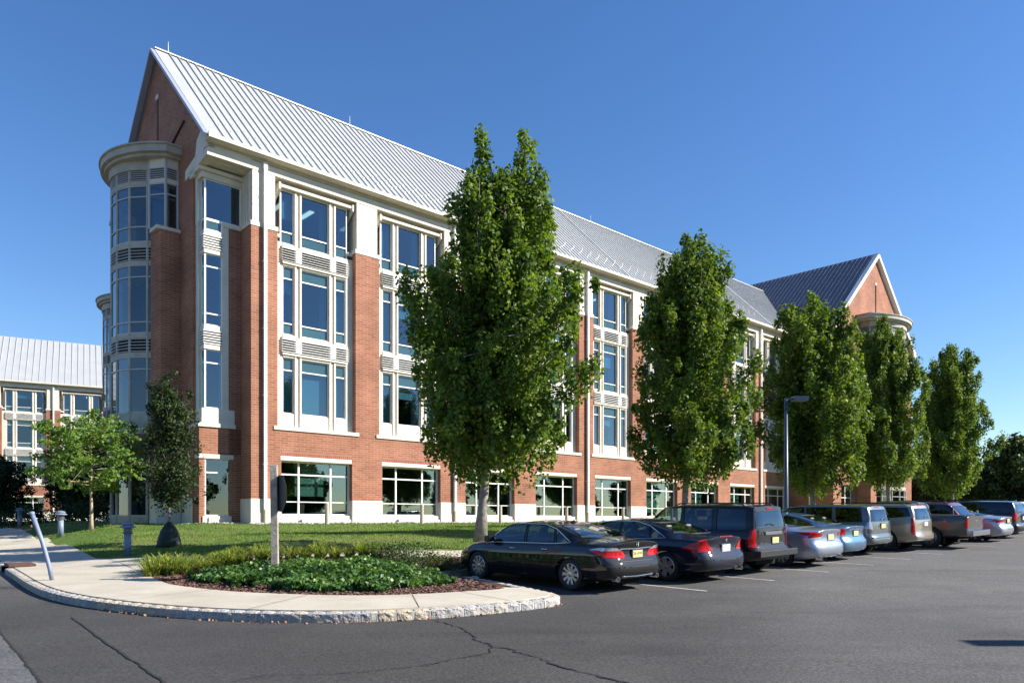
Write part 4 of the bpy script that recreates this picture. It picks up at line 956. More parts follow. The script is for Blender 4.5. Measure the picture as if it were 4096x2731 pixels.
for i, (x, y) in enumerate(LP):
    src = dl[i % 3]; o = src if i < 3 else src.copy()
    if i >= 3: COL.objects.link(o)
    s = rng.uniform(.75, 1.05) if i not in (0, 1, 16, 21) else 1.1
    o.location = (x, y, TT(x, y)-.01); o.scale = (s, s, s*rng.uniform(.8, 1.0)); o.rotation_euler = (0, 0, i*2.1)
    ORD = ['first', 'second', 'third', 'fourth', 'fifth', 'sixth', 'seventh', 'eighth', 'ninth', 'tenth', 'eleventh', 'twelfth', 'thirteenth', 'fourteenth', 'fifteenth', 'sixteenth', 'seventeenth', 'eighteenth', 'nineteenth', 'twentieth', 'twenty first', 'twenty second', 'twenty third', 'last']
    tag(o, 'yellow green daylily clump, %s from the left end of the mulch bed' % ORD[sorted(LP).index((x, y))], 'daylily', 'daylilies along the back of the mulch bed')
LSH = leaf_mat('shrub_leaf', (.03, .055, .015), (.055, .095, .022), (.11, .15, .035), .25)
labs = ['low spreading shrub left of the others at the right end of the ivy', 'tallest of the low shrubs, at the back corner of the mulch bed', 'low shrub nearest the ivy at the right end of the bed', 'small low shrub beside the walk near the maple trunk', 'low shrub in the mulch in front of the black sedan', 'tiny low shrub against the nose of the black sedan']
shr = None
for i, (x, y, s) in enumerate(((-2.95, 18.3, .8), (-2.55, 18.1, 1.0), (-2.1, 17.9, .8), (-1.75, 18.3, .5), (-1.5, 18.2, .6), (-1.35, 17.9, .45))):
    cc = rng.normal(size=(46, 3))*np.array([.34, .34, .12])+np.array([0, 0, .28]); r_ = empty('low_shrub')
    quads_mesh('foliage', leaf_cloud(rng, cc, np.full(46, .085), 22, .05, droop=-.3), LSH, r_)
    tw = MB()
    for c_ in cc[::3]: tw.tube([(0, 0, 0), tuple(c_*np.array([.6, .6, .7])), tuple(c_+np.array([0, 0, .08]))], [.012, .008, .003], 4)
    tw.build('stems', M['bark'], r_)
    put(r_, x, y, s=s, rz=i, label=labs[i], cat='shrub', group='low shrubs at the right end of the bed'); r_.location.z += .04
# mulch chips
bp = [p for p in BFs]+[(-.7, 15.6), (-1.1, 16.6), (-1.9, 17.9), (-2, 18.9), (-8.2, 18.4)]
P = rng.uniform((-9, 13.2), (.2, 19), (26000, 2)); P = P[in_poly(P, bp)]
z = TTv(P)+.018; V = leaf_cloud(rng, np.column_stack([P, z]), np.full(len(P), .004), 1, .055, droop=0)
V = V.reshape(-1, 4, 3); cm = V.mean(1, keepdims=True); V = (cm+(V-cm)*np.array([1, 1, .45])).reshape(-1, 3)
tag(quads_mesh('mulch_chips', V, M['chip']), label='loose brown bark chips on the planting bed', cat='mulch', kind='stuff')
# fallen leaves in the gutter
P = []
for i in range(len(KR)-1):
    a, b = KR[i], KR[i+1]
    if -7 < a.x < 1 and a.y < 13.4:
        t = (b-a).normalized(); nl = Vector((-t.y, t.x))
        for k in range(int(rng.integers(0, 9))): q = a.lerp(b, rng.random())-nl*(.03+abs(rng.normal())*.05); P.append((q.x, q.y, hh(q.x, q.y)+.015))
V = leaf_cloud(rng, np.array(P), np.full(len(P), .004), 1, .045, droop=0)
tag(quads_mesh('fallen_leaves', V, simple('dry_leaf', (.28, .10, .04), .8, col2=(.42, .24, .12), scale=9)), label='dry orange leaves caught along the granite kerb', cat='leaves', kind='stuff')
# grass blades on the lawn
lp = [(-29,43),(-24,37.2),(-19.67,31.69),(-16.63,27.79),(-11.78,21.6),(-11,20.7),(-6,20.42),(-1.62,20.36),bw(4,-16.8),bw(16,-16.8),bw(24,-16.8),bw(24,-.6),bw(0,-.6),(-15,34)]
P = rng.uniform((-29, 20), (24, 48), (330000, 2)); P = P[in_poly(P, lp)]
P = P[rng.random(len(P)) < np.clip(24/np.maximum(P[:, 1], 20), 0, 1)**2.2]
z = TTv(P)-.03; n = len(P); a = rng.uniform(0, 6.28, n); s = np.stack([np.cos(a), np.sin(a), 0*a], 1)*.009*(P[:, 1:2]/22)
ln = rng.normal(size=(n, 3))*.025; ln[:, 2] = rng.uniform(.035, .075, n); B = np.column_stack([P, z])
V = np.empty((n, 3, 3)); V[:, 0] = B-s; V[:, 1] = B+s; V[:, 2] = B+ln
LG = leaf_mat('grass_blade', (.070, .135, .02), (.115, .20, .03), (.18, .27, .05), .3)
tag(quads_mesh('grass', V.reshape(-1, 3), LG, per=3), label='short mown green grass on the sloping lawn', cat='grass', kind='stuff')
# river stones along the foot of the building
mb = MB(); rnd = random.Random(5)
def stone(mb, x, y, z, s):
    a = rnd.uniform(0, 3.14); vs = []; n = 6
    for zz, k in ((0, 1), (.5, .85)):
        for i in range(n): q = 2*math.pi*i/n+a; r_ = s*k*rnd.uniform(.7, 1.15); vs.append((x+r_*math.cos(q), y+r_*math.sin(q)*.8, z+zz*s))
    vs.append((x, y, z+.75*s)); mb.add(vs, [(i, (i+1) % n, n+(i+1) % n, n+i) for i in range(n)]+[(n+i, n+(i+1) % n, 2*n) for i in range(n)])
for i in range(2600):
    t = rnd.uniform(-3.5, 40); r_ = -rnd.uniform(.02, .55)+(1.0 if t < -.1 else 0)
    if t < -1.8 : r_ = rnd.uniform(1, 4); t = -1.95-rnd.uniform(0, .6)
    x, y = bw(t, r_); stone(mb, x, y, TT(x, y)-.02, rnd.choice((.03, .045, .06, .09)))
tag(mb.build('river_stones', M['pebble']), label='strip of pale river stones along the foot of the brick building', cat='stones', kind='stuff')
# ------------------------------------------------------------------ vehicles
RUB = simple('tyre_rubber', (.018, .018, .019), .8, var=.2, scale=30)
ALLOY = simple('alloy_rim', (.50, .50, .52), .3, metal=.9, var=.03)
ALLOYD = simple('dark_alloy_rim', (.22, .22, .23), .35, metal=.9, var=.03)
CHROME = simple('chrome', (.75, .76, .78), .08, metal=1, var=.01)
BLK = simple('black_plastic', (.02, .02, .021), .5, var=.1)
WELL = simple('wheel_well', (.006, .006, .006), 1, var=.1)
REDL = simple('red_lens', (.45, .006, .008), .15, coat=.6, var=.3, scale=25, spec=.2)
CLRL = simple('clear_lens', (.50, .50, .52), .1, coat=1, metal=.4, var=.3, scale=20)
CGL = glass_mat('car_glass', (.42, .50, .44), .06)
CGD = glass_mat('privacy_glass', (.05, .055, .055), .07)
PLY = simple('yellow_plate', (.66, .60, .24), .5, var=.05, scale=8)
PLW = simple('white_plate', (.70, .74, .80), .5, var=.05)
PLT = simple('plate_ink', (.03, .03, .05), .6, var=.05)
SEAT = simple('seat_fabric', (.10, .09, .08), .9, var=.1)
SEATL = simple('light_seat_fabric', (.20, .19, .17), .9, var=.1)
def sm(xs, ys, x, k=.05):
    # smoothed piecewise interpolation
    g = np.linspace(-3, 3, 13); w = np.exp(-g*g/2); w /= w.sum(); x = np.asarray(x, float)
    return sum(wi*np.interp(x+gi*k, xs, ys) for gi, wi in zip(g, w))
def body_mesh(c):
    L, W = c['L'], c['W']/2
    xs = [0, .015, .04, .07, .11, .16, .22]+list(np.arange(.28, L-.28, .055))+[L-.24, L-.17, L-.11, L-.07, L-.035, L-.012, L]
    xs = np.array(xs); top = np.array(c['top']); belt = np.array(c['belt'])
    k = c.get('smooth', .05)
    zt = sm(top[:, 0], top[:, 1], xs, k); zs = sm(belt[:, 0], belt[:, 1], xs, .06); zt = np.maximum(zt, zs+.015)
    wp = np.array([(0, .93), (.05, .96), (.25, .99), (.8, 1), (L*.6, 1), (L-1.2, .985), (L-.5, .94), (L-.15, .84), (L, .74)])
    ww = sm(wp[:, 0], wp[:, 1], xs, .03)*W
    zb = sm([0, .3, .9, L-1.0, L-.3, L], [c['zb']+.10, c['zb']+.03, c['zb'], c['zb'], c['zb']+.01, c['zb']+.04], xs)
    rows = []; side = [0, .08, .2, .33, .46, .58, .68, .76, .84, .92, 1.0]
    tum = c.get('tumble', .34)
    for i, x in enumerate(xs):
        w = ww[i]; P = [(0, zb[i]), (w*.6, zb[i]), (w*.88, zb[i]), (w*.955, zb[i]+.03)]
        for s in side[1:]:
            z = zb[i]+.03+(zs[i]-zb[i]-.03)*s
            y = w*(1-.075*max(0, 1-s/.45)**2-.055*max(0, (s-.58)/.42)**2+(.010 if .70 < s < .80 else 0))
            P.append((y, z))
        h = zt[i]-zs[i]; ys = w*.945; b = min(1, max(0, (h-.10)/.2)); b = b*b*(3-2*b)
        yg = ys-.02; crown = .035; zr = zt[i]-crown
        yr = yg-tum*max(0, h-.05)
        for k_ in range(1, 15):
            q = k_/14
            A = (ys*(1-q), zs[i]+h*(1-(1-q)**2.6))
            if q <= .5: f = q/.5; B = (yg+(yr-yg)*f+.012*math.sin(math.pi*f), zs[i]+(zr-.07-zs[i])*f)
            elif q <= .7: f = (q-.5)/.2; a = f*math.pi/2; B = (yr-.075*(1-math.cos(a)), zr-.07+.07*math.sin(a))
            else: f = (q-.7)/.3; B = ((yr-.075)*(1-f), zr+crown*(1-(1-f)**2))
            P.append((A[0]*(1-b)+B[0]*b, A[1]*(1-b)+B[1]*b))
        rows.append(P)
    m = len(rows[0]); bm = bmesh.new(); G = []
    full = 2*m-2
    for i, P in enumerate(rows):
        ring = [bm.verts.new((xs[i], y, z)) for y, z in P]
        ring += [bm.verts.new((xs[i], -y, z)) for y, z in P[m-2:0:-1]]
        G.append(ring)
    for i in range(len(G)-1):
        for j in range(full): bm.faces.new((G[i][j], G[i][(j+1) % full], G[i+1][(j+1) % full], G[i+1][j]))
    nc = 12
    for e in (0, len(G)-1):
        ring = G[e]; prev = None
        for j in range(1, m-1):
            a, b = ring[j], ring[full-j]
            row = [a]+[bm.verts.new(a.co.lerp(b.co, q/nc)) for q in range(1, nc)]+[b]
            if prev:
                for q in range(nc): bm.faces.new((prev[q], row[q], row[q+1], prev[q+1]))
            else:
                for q in range(nc): pass
                bm.faces.new([ring[0]]+row)
            prev = row
        bm.faces.new(prev+[ring[m-1]])
    rp = np.array(c['rear']); fp = np.array(c.get('front', [(0, .12), (.35, .0), (.6, .02), (.8, .12), (1.0, .3), (1.8, .3)]))
    for v in bm.verts:
        x, y, z = v.co; wn = min(1, abs(y)/W)
        if x < 1.0:
            f = (1-x/1.0)**1.6
            v.co.x += f*(float(sm(rp[:, 0], rp[:, 1], z, .025))+c.get('rround', .16)*max(0, (wn-.35)/.65)**2.6)
        if x > L-1.1:
            f = ((x-(L-1.1))/1.1)**1.6; v.co.x -= f*(float(sm(fp[:, 0], fp[:, 1], z, .03))+.30*max(0, (wn-.3)/.7)**2.2)
    bmesh.ops.recalc_face_normals(bm, faces=bm.faces); bm.normal_update()
    return bm
def region(bm, poly, ax, filt, cut=True):
    ii = {'x': (1, 2), 'y': (0, 2)}[ax]; xs_ = [p[0] for p in poly]; ys_ = [p[1] for p in poly]
    lo = (min(xs_), min(ys_)); hi = (max(xs_), max(ys_)); cen = (sum(xs_)/len(poly), sum(ys_)/len(poly))
    def near(f):
        c = [v.co for v in f.verts]; a = [p[ii[0]] for p in c]; b = [p[ii[1]] for p in c]
        return max(a) >= lo[0] and min(a) <= hi[0] and max(b) >= lo[1] and min(b) <= hi[1] and filt(f)
    n = len(poly)
    for i in range(n if cut else 0):
        p, q = poly[i], poly[(i+1) % n]; bm.normal_update()
        fs = [f for f in bm.faces if near(f)]
        ge = set(fs)
        for f in fs: ge.update(f.edges); ge.update(f.verts)
        no = [0, 0, 0]; no[ii[0]] = -(q[1]-p[1]); no[ii[1]] = q[0]-p[0]; co_ = [0, 0, 0]; co_[ii[0]] = p[0]; co_[ii[1]] = p[1]
        bmesh.ops.bisect_plane(bm, geom=list(ge), dist=1e-5, plane_co=co_, plane_no=no)
    bm.normal_update()
    def inside(f):
        c = f.calc_center_median(); u, v = c[ii[0]], c[ii[1]]
        for i in range(n):
            p, q = poly[i], poly[(i+1) % n]
            s = (q[0]-p[0])*(v-p[1])-(q[1]-p[1])*(u-p[0]); s0 = (q[0]-p[0])*(cen[1]-p[1])-(q[1]-p[1])*(cen[0]-p[0])
            if s*s0 < 0: return False
        return True
    return [f for f in bm.faces if filt(f) and inside(f)]
def take(bm, faces, name, mat, parent, off=0, delete=True, thick=0, trim=None):
    vm = {}; nb = bmesh.new(); 
    nrm = {v: v.normal.copy() for f in faces for v in f.verts}
    for f in faces:
        vs = []
        for v in f.verts:
            if v not in vm: vm[v] = nb.verts.new(v.co+nrm[v]*off)
            vs.append(vm[v])
        g = nb.faces.new(vs); g.smooth = True
    loops = []
    if trim:
        fs = set(faces); be = [e for e in {e for f in faces for e in f.edges} if sum(1 for f in e.link_faces if f in fs) == 1]
        adj = {}
        for e in be:
            for v in e.verts: adj.setdefault(v, []).append(e)
        seen = set()
        for e in be:
            if e in seen: continue
            loop = [e.verts[0]]; cur = e; v = e.verts[0]
            while cur and cur not in seen:
                seen.add(cur); v = cur.other_vert(v); loop.append(v); nx = [q for q in adj[v] if q not in seen]; cur = nx[0] if nx else None
            loops.append([p.co+nrm[p]*.003 for p in loop])
    if delete: bmesh.ops.delete(bm, geom=list(faces), context='FACES')
    me = bpy.data.meshes.new(name); nb.to_mesh(me); nb.free(); me.materials.append(mat)
    o = bpy.data.objects.new(name, me); COL.objects.link(o); o.parent = parent
    if trim and loops:
        t = MB()
        for l in loops:
            if len(l) > 3: t.tube(l, trim[0], 5, cap=False)
        if t.v: t.build('window_trim', trim[1], o, smooth=True)
    return o
def wheel_proto(r, w, spokes, rimr, mat=None, style=0):
    root = MB(); h = w/2
    root.lathe([(rimr*.9, -h*.8), (rimr*.98, -h*.8), (r*.93, -h), (r*.985, -h*.8), (r, -h*.55), (r, h*.55), (r*.985, h*.8), (r*.93, h), (rimr*1.04, h*.92), (rimr*.98, h*.8), (rimr*.97, h*.2)], 36, ax='y', cap=False)
    rim = MB(); rim.lathe([(rimr, h*.86), (rimr*.94, h*.92), (rimr*.90, h*.7), (rimr*.86, h*.1)], 30, ax='y', cap=False)
    rim.v = rim.v; hub = MB()
    n = spokes
    for k in range(n):
        a = 2*math.pi*k/n; d = (math.cos(a), math.sin(a)); wa = (.055 if style else .030)*(1 if n > 7 else 1.25); q = (-d[1], d[0])
        vs = []
        for rr, ww, yy in ((rimr*.14, wa*.8, h*.80), (rimr*.93, wa*1.05, h*.90)):
            for s in (-1, 1):
                for dy in (0, -.035): vs.append((d[0]*rr+q[0]*ww*s, yy+dy, d[1]*rr+q[1]*ww*s))
        rim.add(vs, [(0, 2, 6, 4), (0, 4, 5, 1), (2, 3, 7, 6), (1, 5, 7, 3)])
    rim.lathe([(rimr*.24, h*.70), (rimr*.24, h*.84), (rimr*.12, h*.90), (.001, h*.90)], 16, ax='y')
    disc = MB(); disc.lathe([(rimr*.97, h*.05), (rimr*.97, h*.12)], 24, ax='y')
    return root, rim, disc
def flat_text(body, size, mat, parent, mtx, name='lettering', ext=.0015, bold=0):
    cu = bpy.data.curves.new(name, 'FONT'); cu.body = body; cu.size = size; cu.align_x = 'CENTER'; cu.align_y = 'CENTER'; cu.extrude = ext; cu.offset = bold
    o = bpy.data.objects.new('tmp', cu); COL.objects.link(o); dg = bpy.context.evaluated_depsgraph_get(); me = bpy.data.meshes.new_from_object(o.evaluated_get(dg)); bpy.data.objects.remove(o)
    me.materials.clear(); me.materials.append(mat); q = bpy.data.objects.new(name, me); COL.objects.link(q); q.parent = parent; q.matrix_local = mtx; return q
def rear_x(bm, y, z, default=0.):
    # first hit of the rear surface at (y,z): local x
    from mathutils.bvhtree import BVHTree
    t = bm._bvh if hasattr(bm, '_bvh') else None
    return default
from mathutils.bvhtree import BVHTree
ZS = .935
def make_car(c, label, t, rr, group='cars and pickup parked nose in to the kerb', cat='car'):
    root = empty(c['name']); L, W = c['L'], c['W']/2; pm = c['paint']
    bm = body_mesh(c); bvh = BVHTree.FromBMesh(bm)
    def rx(y, z):
        h = bvh.ray_cast(Vector((-2, y, z)), Vector((1, 0, 0))); return h[0].x if h[0] else .1
    def sy(x, z, s=1):
        h = bvh.ray_cast(Vector((x, 3*s, z)), Vector((0, -s, 0))); return abs(h[0].y) if h[0] else W
    wr, wf = c['wx']; R_ = c['wr']
    archr = R_+.055
    xm = (wr+wf)/2
    # wheel arches
    for wx in (wr, wf):
        poly = [(wx+archr*math.cos(2*math.pi*k/22), R_+.02+archr*math.sin(2*math.pi*k/22)) for k in range(22)]
        poly = [(x, max(z, -.1)) for x, z in poly]
        fs = region(bm, poly, 'y', lambda f: abs(f.calc_center_median().y) > W*.62 and abs(f.normal.y) > .12 or (f.calc_center_median().z < c['zb']+.08 and abs(f.calc_center_median().y) > W*.62))
        bmesh.ops.delete(bm, geom=fs, context='FACES')
    # side windows
    for nm, poly, mat in c['side']:
        fs = region(bm, poly, 'y', lambda f: abs(f.normal.y) > .45 and f.calc_center_median().z > c['wmin'])
        for s in (1, -1):
            g = [f for f in fs if f.is_valid and f.calc_center_median().y*s > 0]
            if g: take(bm, g, 'side_window', mat, root, -.006, trim=c.get('trim', (.008, BLK)))
    # rear glass and windshield
    rg = c['rearglass']; fs = region(bm, rg[0], 'x', lambda f: f.calc_center_median().x < rg[1] and (f.normal.x < -.12))
    if fs: take(bm, fs, 'rear_window', c.get('rgm', CGL), root, -.004, trim=(.008, BLK))
    ws = c['windshield']; fs = region(bm, ws, 'x', lambda f: f.calc_center_median().x > xm and f.normal.x > .12)
    if fs: take(bm, fs, 'windshield', CGL, root, -.004, trim=(.008, BLK))
    # lamps
    for poly in c['lamps']:
        for s in (1, -1):
            rp = [(y*s, z) for y, z in poly[0]]
            fs = region(bm, rp, 'x', lambda f: f.calc_center_median().x < .75 and f.normal.x < -.25 and f.calc_center_median().y*s > .2)
            fs2 = []
            o = None
            if fs: o = take(bm, fs, 'taillight' if poly[2] is REDL else 'reversing_light', poly[2], root, .006)
            if poly[1]:
                fs2 = region(bm, poly[1], 'y', lambda f: f.calc_center_median().x < 1.0 and f.normal.x >= -.25 and f.calc_center_median().y*s > .2)
                if fs2:
                    o2 = take(bm, fs2, 'taillight_wrap', poly[2], root, .006)
                    if o is not None: o2.parent = o
    # two tone lower cladding
    me_faces = []
    if c.get('clad'):
        z1 = c['clad']; fs = region(bm, [(-.5, -.2), (L+.5, -.2), (L+.5, z1), (-.5, z1)], 'y', lambda f: True)
        for f in fs: f.material_index = 1
    for poly in c.get('seams', []):
        fs = region(bm, poly, 'y', lambda f: abs(f.normal.y) > .5)
        for f in fs: f.material_index = 1
    for poly in c.get('rseams', []):
        fs = region(bm, poly, 'x', lambda f: f.normal.x < -.3 and f.calc_center_median().x < .8)
        for f in fs: f.material_index = 1
    for f in bm.faces: f.smooth = True
    me = bpy.data.meshes.new('body'); bm.to_mesh(me); bm.free(); me.materials.append(pm); me.materials.append(BLK)
    bo = bpy.data.objects.new('body', me); COL.objects.link(bo); bo.parent = root
    # inner cabin, wells
    g = MB(); zc = c['wmin']-.10
    g.box(.55 if not c.get('bed') else 2.0, L-1.0, -W*.80, W*.80, c['zb']+.06, zc-.28)
    for wx in (wr, wf):
        for s in (1, -1):
            n = 20; ring = [(wx+archr*math.cos(math.pi*k/n), R_+archr*math.sin(math.pi*k/n)) for k in range(n+1)]
            ring = [(ring[0][0], .18)]+ring+[(ring[-1][0], .18)]
            o_ = [(x, s*(W*.935), z) for x, z in ring]+[(x, s*(W*.935-.28), z) for x, z in ring]; m = len(ring)
            g.add(o_, [(k, k+1, m+k+1, m+k) for k in range(m-1)]+[tuple(range(m, 2*m))])
    g.tube([(wr, -W*.8, R_), (wr, W*.8, R_)], .05, 8); g.box(.35, .75, -.4, .4, c['zb']-.06, c['zb']+.08)
    g.build('underbody', WELL, root)
    # seats
    sm_ = c.get('seat', SEAT)
    def seat(x, y, w, name='seat', hr=True):
        q = MB(); zf = c['wmin']-.38
        q.prism([(x, zf), (x+.5, zf), (x+.5, zf+.14), (x+.08, zf+.14), (x-.14, zf+.62), (x-.24, zf+.62)], 'y', y-w/2, y+w/2)
        if hr:
            for yy in ((y,) if w < .8 else (y-.38, y+.38)): q.box(x-.27, x-.18, yy-.11, yy+.11, zf+.63, zf+.79)
        q.build(name, sm_, root, bevel=.035)
    zx = c.get('seatx', (L*.52, L*.32))
    seat(zx[0], .37, .5); seat(zx[0], -.37, .5)
    if zx[1]: seat(zx[1], 0, 1.2, 'rear_bench')
    q = MB(); q.prism([(L*.66, c['wmin']-.35), (L*.76, c['wmin']-.35), (L*.76, c['wmin']-.02), (L*.69, c['wmin']-.02)], 'y', -W*.78, W*.78); q.build('dashboard', BLK, root)
    # wheels
    wm = c.get('wheelmat', ALLOY); tread = c.get('ww', .215)
    for wx in (wr, wf):
        for s in (1, -1):
            a, b, d = wheel_proto(R_, tread, c.get('spokes', 5), c['rim'], style=c.get('wstyle', 1))
            w = empty('wheel', (wx, s*(W*.945-tread/2), R_/ZS)); w.parent = root; w.scale = (1, 1, 1/ZS)
            if s < 0: w.rotation_euler = (0, 0, math.pi)
            a.build('tyre', RUB, w, smooth=True); b.build('rim', wm, w); d.build('brake_disc', WELL, w)
    if c.get('dlo'):
        L_ = c['dlo']; pts2 = []
        for a, b in zip(L_, L_[1:]+L_[:1]):
            n = max(2, int(math.hypot(b[0]-a[0], b[1]-a[1])/.09)); pts2 += [(a[0]+(b[0]-a[0])*k/n, a[1]+(b[1]-a[1])*k/n) for k in range(n)]
        for s in (1, -1):
            g = MB(); g.tube([(x_, s*(sy(x_, z_, s)+.004), z_) for x_, z_ in pts2], .012, 5, closed=True); g.build('chrome_window_surround', CHROME, root, smooth=True)
    # mirrors, handles
    mx, mz = c['mirror']
    for s in (1, -1):
        y0 = sy(mx, mz, s); q = MB(); q.box(mx-.05, mx+.12, s*(y0+.06), s*(y0+.24), mz-.02, mz+.12); q.box(mx, mx+.06, s*(y0-.02), s*(y0+.1), mz-.02, mz+.02)
        q.build('door_mirror', c.get('mirrormat', pm), root, bevel=.02)
        for hx, hz_ in c['handles']:
            y0 = sy(hx, hz_, s); q = MB(); q.tube([(hx-.09, s*(y0-.005), hz_), (hx-.06, s*(y0+.028), hz_), (hx+.06, s*(y0+.028), hz_), (hx+.09, s*(y0-.005), hz_)], .013, 6)
            q.build('door_handle', c.get('handlemat', pm), root, smooth=True)
    # plate
    px, pz, pmt, txt = c['plate']; x0 = min(rx(px-.15, pz), rx(px+.15, pz), rx(px, pz+.07), rx(px, pz-.07))
    q = MB(); q.box(x0-.015, x0+.012, px-.172, px+.172, pz-.092, pz+.092); fr_ = q.build('plate_frame', c.get('pframe', BLK), root)
    q = MB(); q.box(x0-.020, x0-.014, px-.150, px+.150, pz-.075, pz+.075); po = q.build('number_plate', pmt, root)
    if txt:
        mt = Matrix(((0, 0, -1, x0-.021), (-1, 0, 0, px), (0, 1, 0, pz+.005), (0, 0, 0, 1)))
        flat_text(txt, .098, PLT, po, mt)
    # extras
    for kind, *a in c.get('extra', []):
        if kind == 'exhaust':
            y, z, r = a; x0 = rx(y, max(z+.1, c['zb']+.2)); q = MB(); q.lathe([(r, -.02), (r*1.02, .1), (r, .14)], 14, c=(x0+.02, y, z), ax='x'); q.cur = 1; q.lathe([(r*.84, -.022), (r*.84, -.0205)], 14, c=(x0+.02, y, z), ax='x'); q.build('exhaust_tip', [CHROME, WELL], root, smooth=False)
        elif kind == 'strip':       # horizontal band following the rear: y0,y1,z,radius,mat,name
            y0, y1, z, r, mt_, nm = a; pts = []
            for k in range(17): yy = y0+(y1-y0)*k/16; zz = z if not isinstance(z, tuple) else z[0]+(z[1]-z[0])*abs(yy)/max(abs(y0), abs(y1)); pts.append((rx(yy, zz)-r*.3, yy, zz))
            q = MB(); q.tube(pts, r, 8); q.build(nm, mt_, root, smooth=True)
        elif kind == 'block':
            y0, y1, z0, z1, d, mt_, nm = a; x0 = min(rx(y0, z0), rx(y1, z1), rx((y0+y1)/2, (z0+z1)/2)); q = MB(); q.box(x0-d, x0+.03, y0, y1, z0, z1); q.build(nm, mt_, root, bevel=.008)
        elif kind == 'box':
            b_, mt_, nm = a; q = MB(); q.box(*b_); q.build(nm, mt_, root, bevel=.012)
        elif kind == 'hmark':
            z, s_ = a; x0 = rx(0, z); q = MB()
            for s in (-1, 1): q.obox((x0-.008, s*s_*.30, z-s_*.5), (x0-.002+.01*0, s*s_*.46, z+s_*.5), s_*.18, .012, up=(1, 0, 0))
            q.box(x0-.012, x0-.002, -s_*.36, s_*.36, z-s_*.09, z+s_*.09); q.build('emblem', CHROME, root)
        elif kind == 'oval':
            y, z, a_, b_, mt_, nm = a; x0 = rx(y, z); q = MB(); pts = [(x0-.006, y+a_*math.cos(2*math.pi*k/18), z+b_*math.sin(2*math.pi*k/18)) for k in range(18)]; q.tube(pts, .006, 5, closed=True); q.build(nm, mt_, root)
        elif kind == 'rail':
            x0_, x1_, y, z = a
            for s in (1, -1): q = MB(); q.tube([(x0_, s*y, z-.06), (x0_+.12, s*y, z), (x1_-.15, s*y, z-.0), (x1_, s*y, z-.06)], .018, 6); q.build('roof_rail', BLK, root, smooth=True)
        elif kind == 'antenna':
            x0_, y, z, l = a; q = MB(); q.tube([(x0_, y, z), (x0_-l*.5, y, z+l)], .007, 5); q.build('antenna', BLK, root)
        elif kind == 'wiper':
            y, z, l = a; x0 = rx(y, z); q = MB(); q.tube([(x0-.02, y, z), (rx(y+l*.6, z+.06)-.02, y+l*.6, z+.06), (rx(y+l, z+.02)-.02, y+l, z+.02)], .010, 5); q.build('rear_wiper', BLK, root)
        elif kind == 'word':
            y, z, sz, txt_ = a; x0 = rx(y, z); flat_text(txt_, sz, CHROME, root, Matrix(((0, 0, -1, x0-.006), (-1, 0, 0, y), (0, 1, 0, z), (0, 0, 0, 1))), name='badge')
        elif kind == 'fin':
            x0_, z = a; q = MB(); q.prism([(x0_, z), (x0_+.16, z), (x0_+.03, z+.06), (x0_, z+.055)], 'y', -.015, .015); q.build('roof_antenna', pm, root)
    # place on the sloping lot
    d2 = Vector((-.6795, .7337)); d1 = Vector((.7337, .6795))
    x, y = bw(t, rr); p = Vector((x, y)); q = p+d2*L
    f = Vector((d2.x, d2.y, (hh(*(p+d2*3))-hh(*p))/3)).normalized(); l = Vector((-d1.x, -d1.y, (hh(*(p-d1))-hh(*p)))).normalized(); u = f.cross(l).normalized(); l = u.cross(f)
    mt = Matrix((f, l, u)).transposed().to_4x4(); root.matrix_world = Matrix.Translation((x, y, hh(x, y)+.004)) @ mt @ Matrix.Diagonal((1, 1, ZS, 1))
    tag(root, label, cat, group); return root
def sedan(L, W, H, **k):
    s = L/4.86
    c = dict(name='parked_car', L=L, W=W, zb=.20, wr=.325, rim=.222, wx=(1.06*s, 3.83*s), wmin=.90, spokes=10, wstyle=0, ww=.22,
        top=[(-.2, 1.02), (0, 1.065), (.10, 1.09), (.60*s, 1.115), (.70*s, 1.135), (1.62*s, H-.075), (2.1*s, H-.012), (2.55*s, H), (2.95*s, H-.05), (3.78*s, 1.03), (4.3*s, .93), (4.7*s, .80), (L, .70)],
        belt=[(-.2, .95), (0, .965), (.5, 1.0), (1.3, .985), (2.5, .935), (3.6*s, .91), (4.2*s, .86), (4.7*s, .72), (L, .64)],
        rear=[(.2, .16), (.30, .10), (.36, .02), (.52, .0), (.66, .03), (.70, .10), (.88, .12), (1.0, .08), (1.06, .07), (1.2, .1)],
        side=[('f', [(2.42*s, .985), (3.62*s, .955), (3.02*s, H-.105), (2.48*s, H-.075)], CGL), ('r', [(1.52*s, 1.0), (2.36*s, .99), (2.42*s, H-.075), (1.95*s, H-.088), (1.62*s, H-.17)], CGL), ('q', [(1.14*s, 1.035), (1.47*s, 1.005), (1.57*s, H-.18)], CGL)],
        rearglass=([(-.66, 1.125), (.66, 1.125), (.53, H-.09), (-.53, H-.09)], 1.9), windshield=[(-.72, 1.03), (.72, 1.03), (.56, H-.07), (-.56, H-.07)],
        lamps=[([(.40, .78), (.88, .80), (.97, .92), (.80, .94), (.45, .92)], [(.0, .79), (.62, .95), (.40, .975), (0, .95)], REDL)],
        mirror=(3.35*s, .98), handles=[(1.75*s, .86), (2.72*s, .84)], plate=(0, .80, PLY, ''), trim=(.009, BLK))
    c.update(k); return c
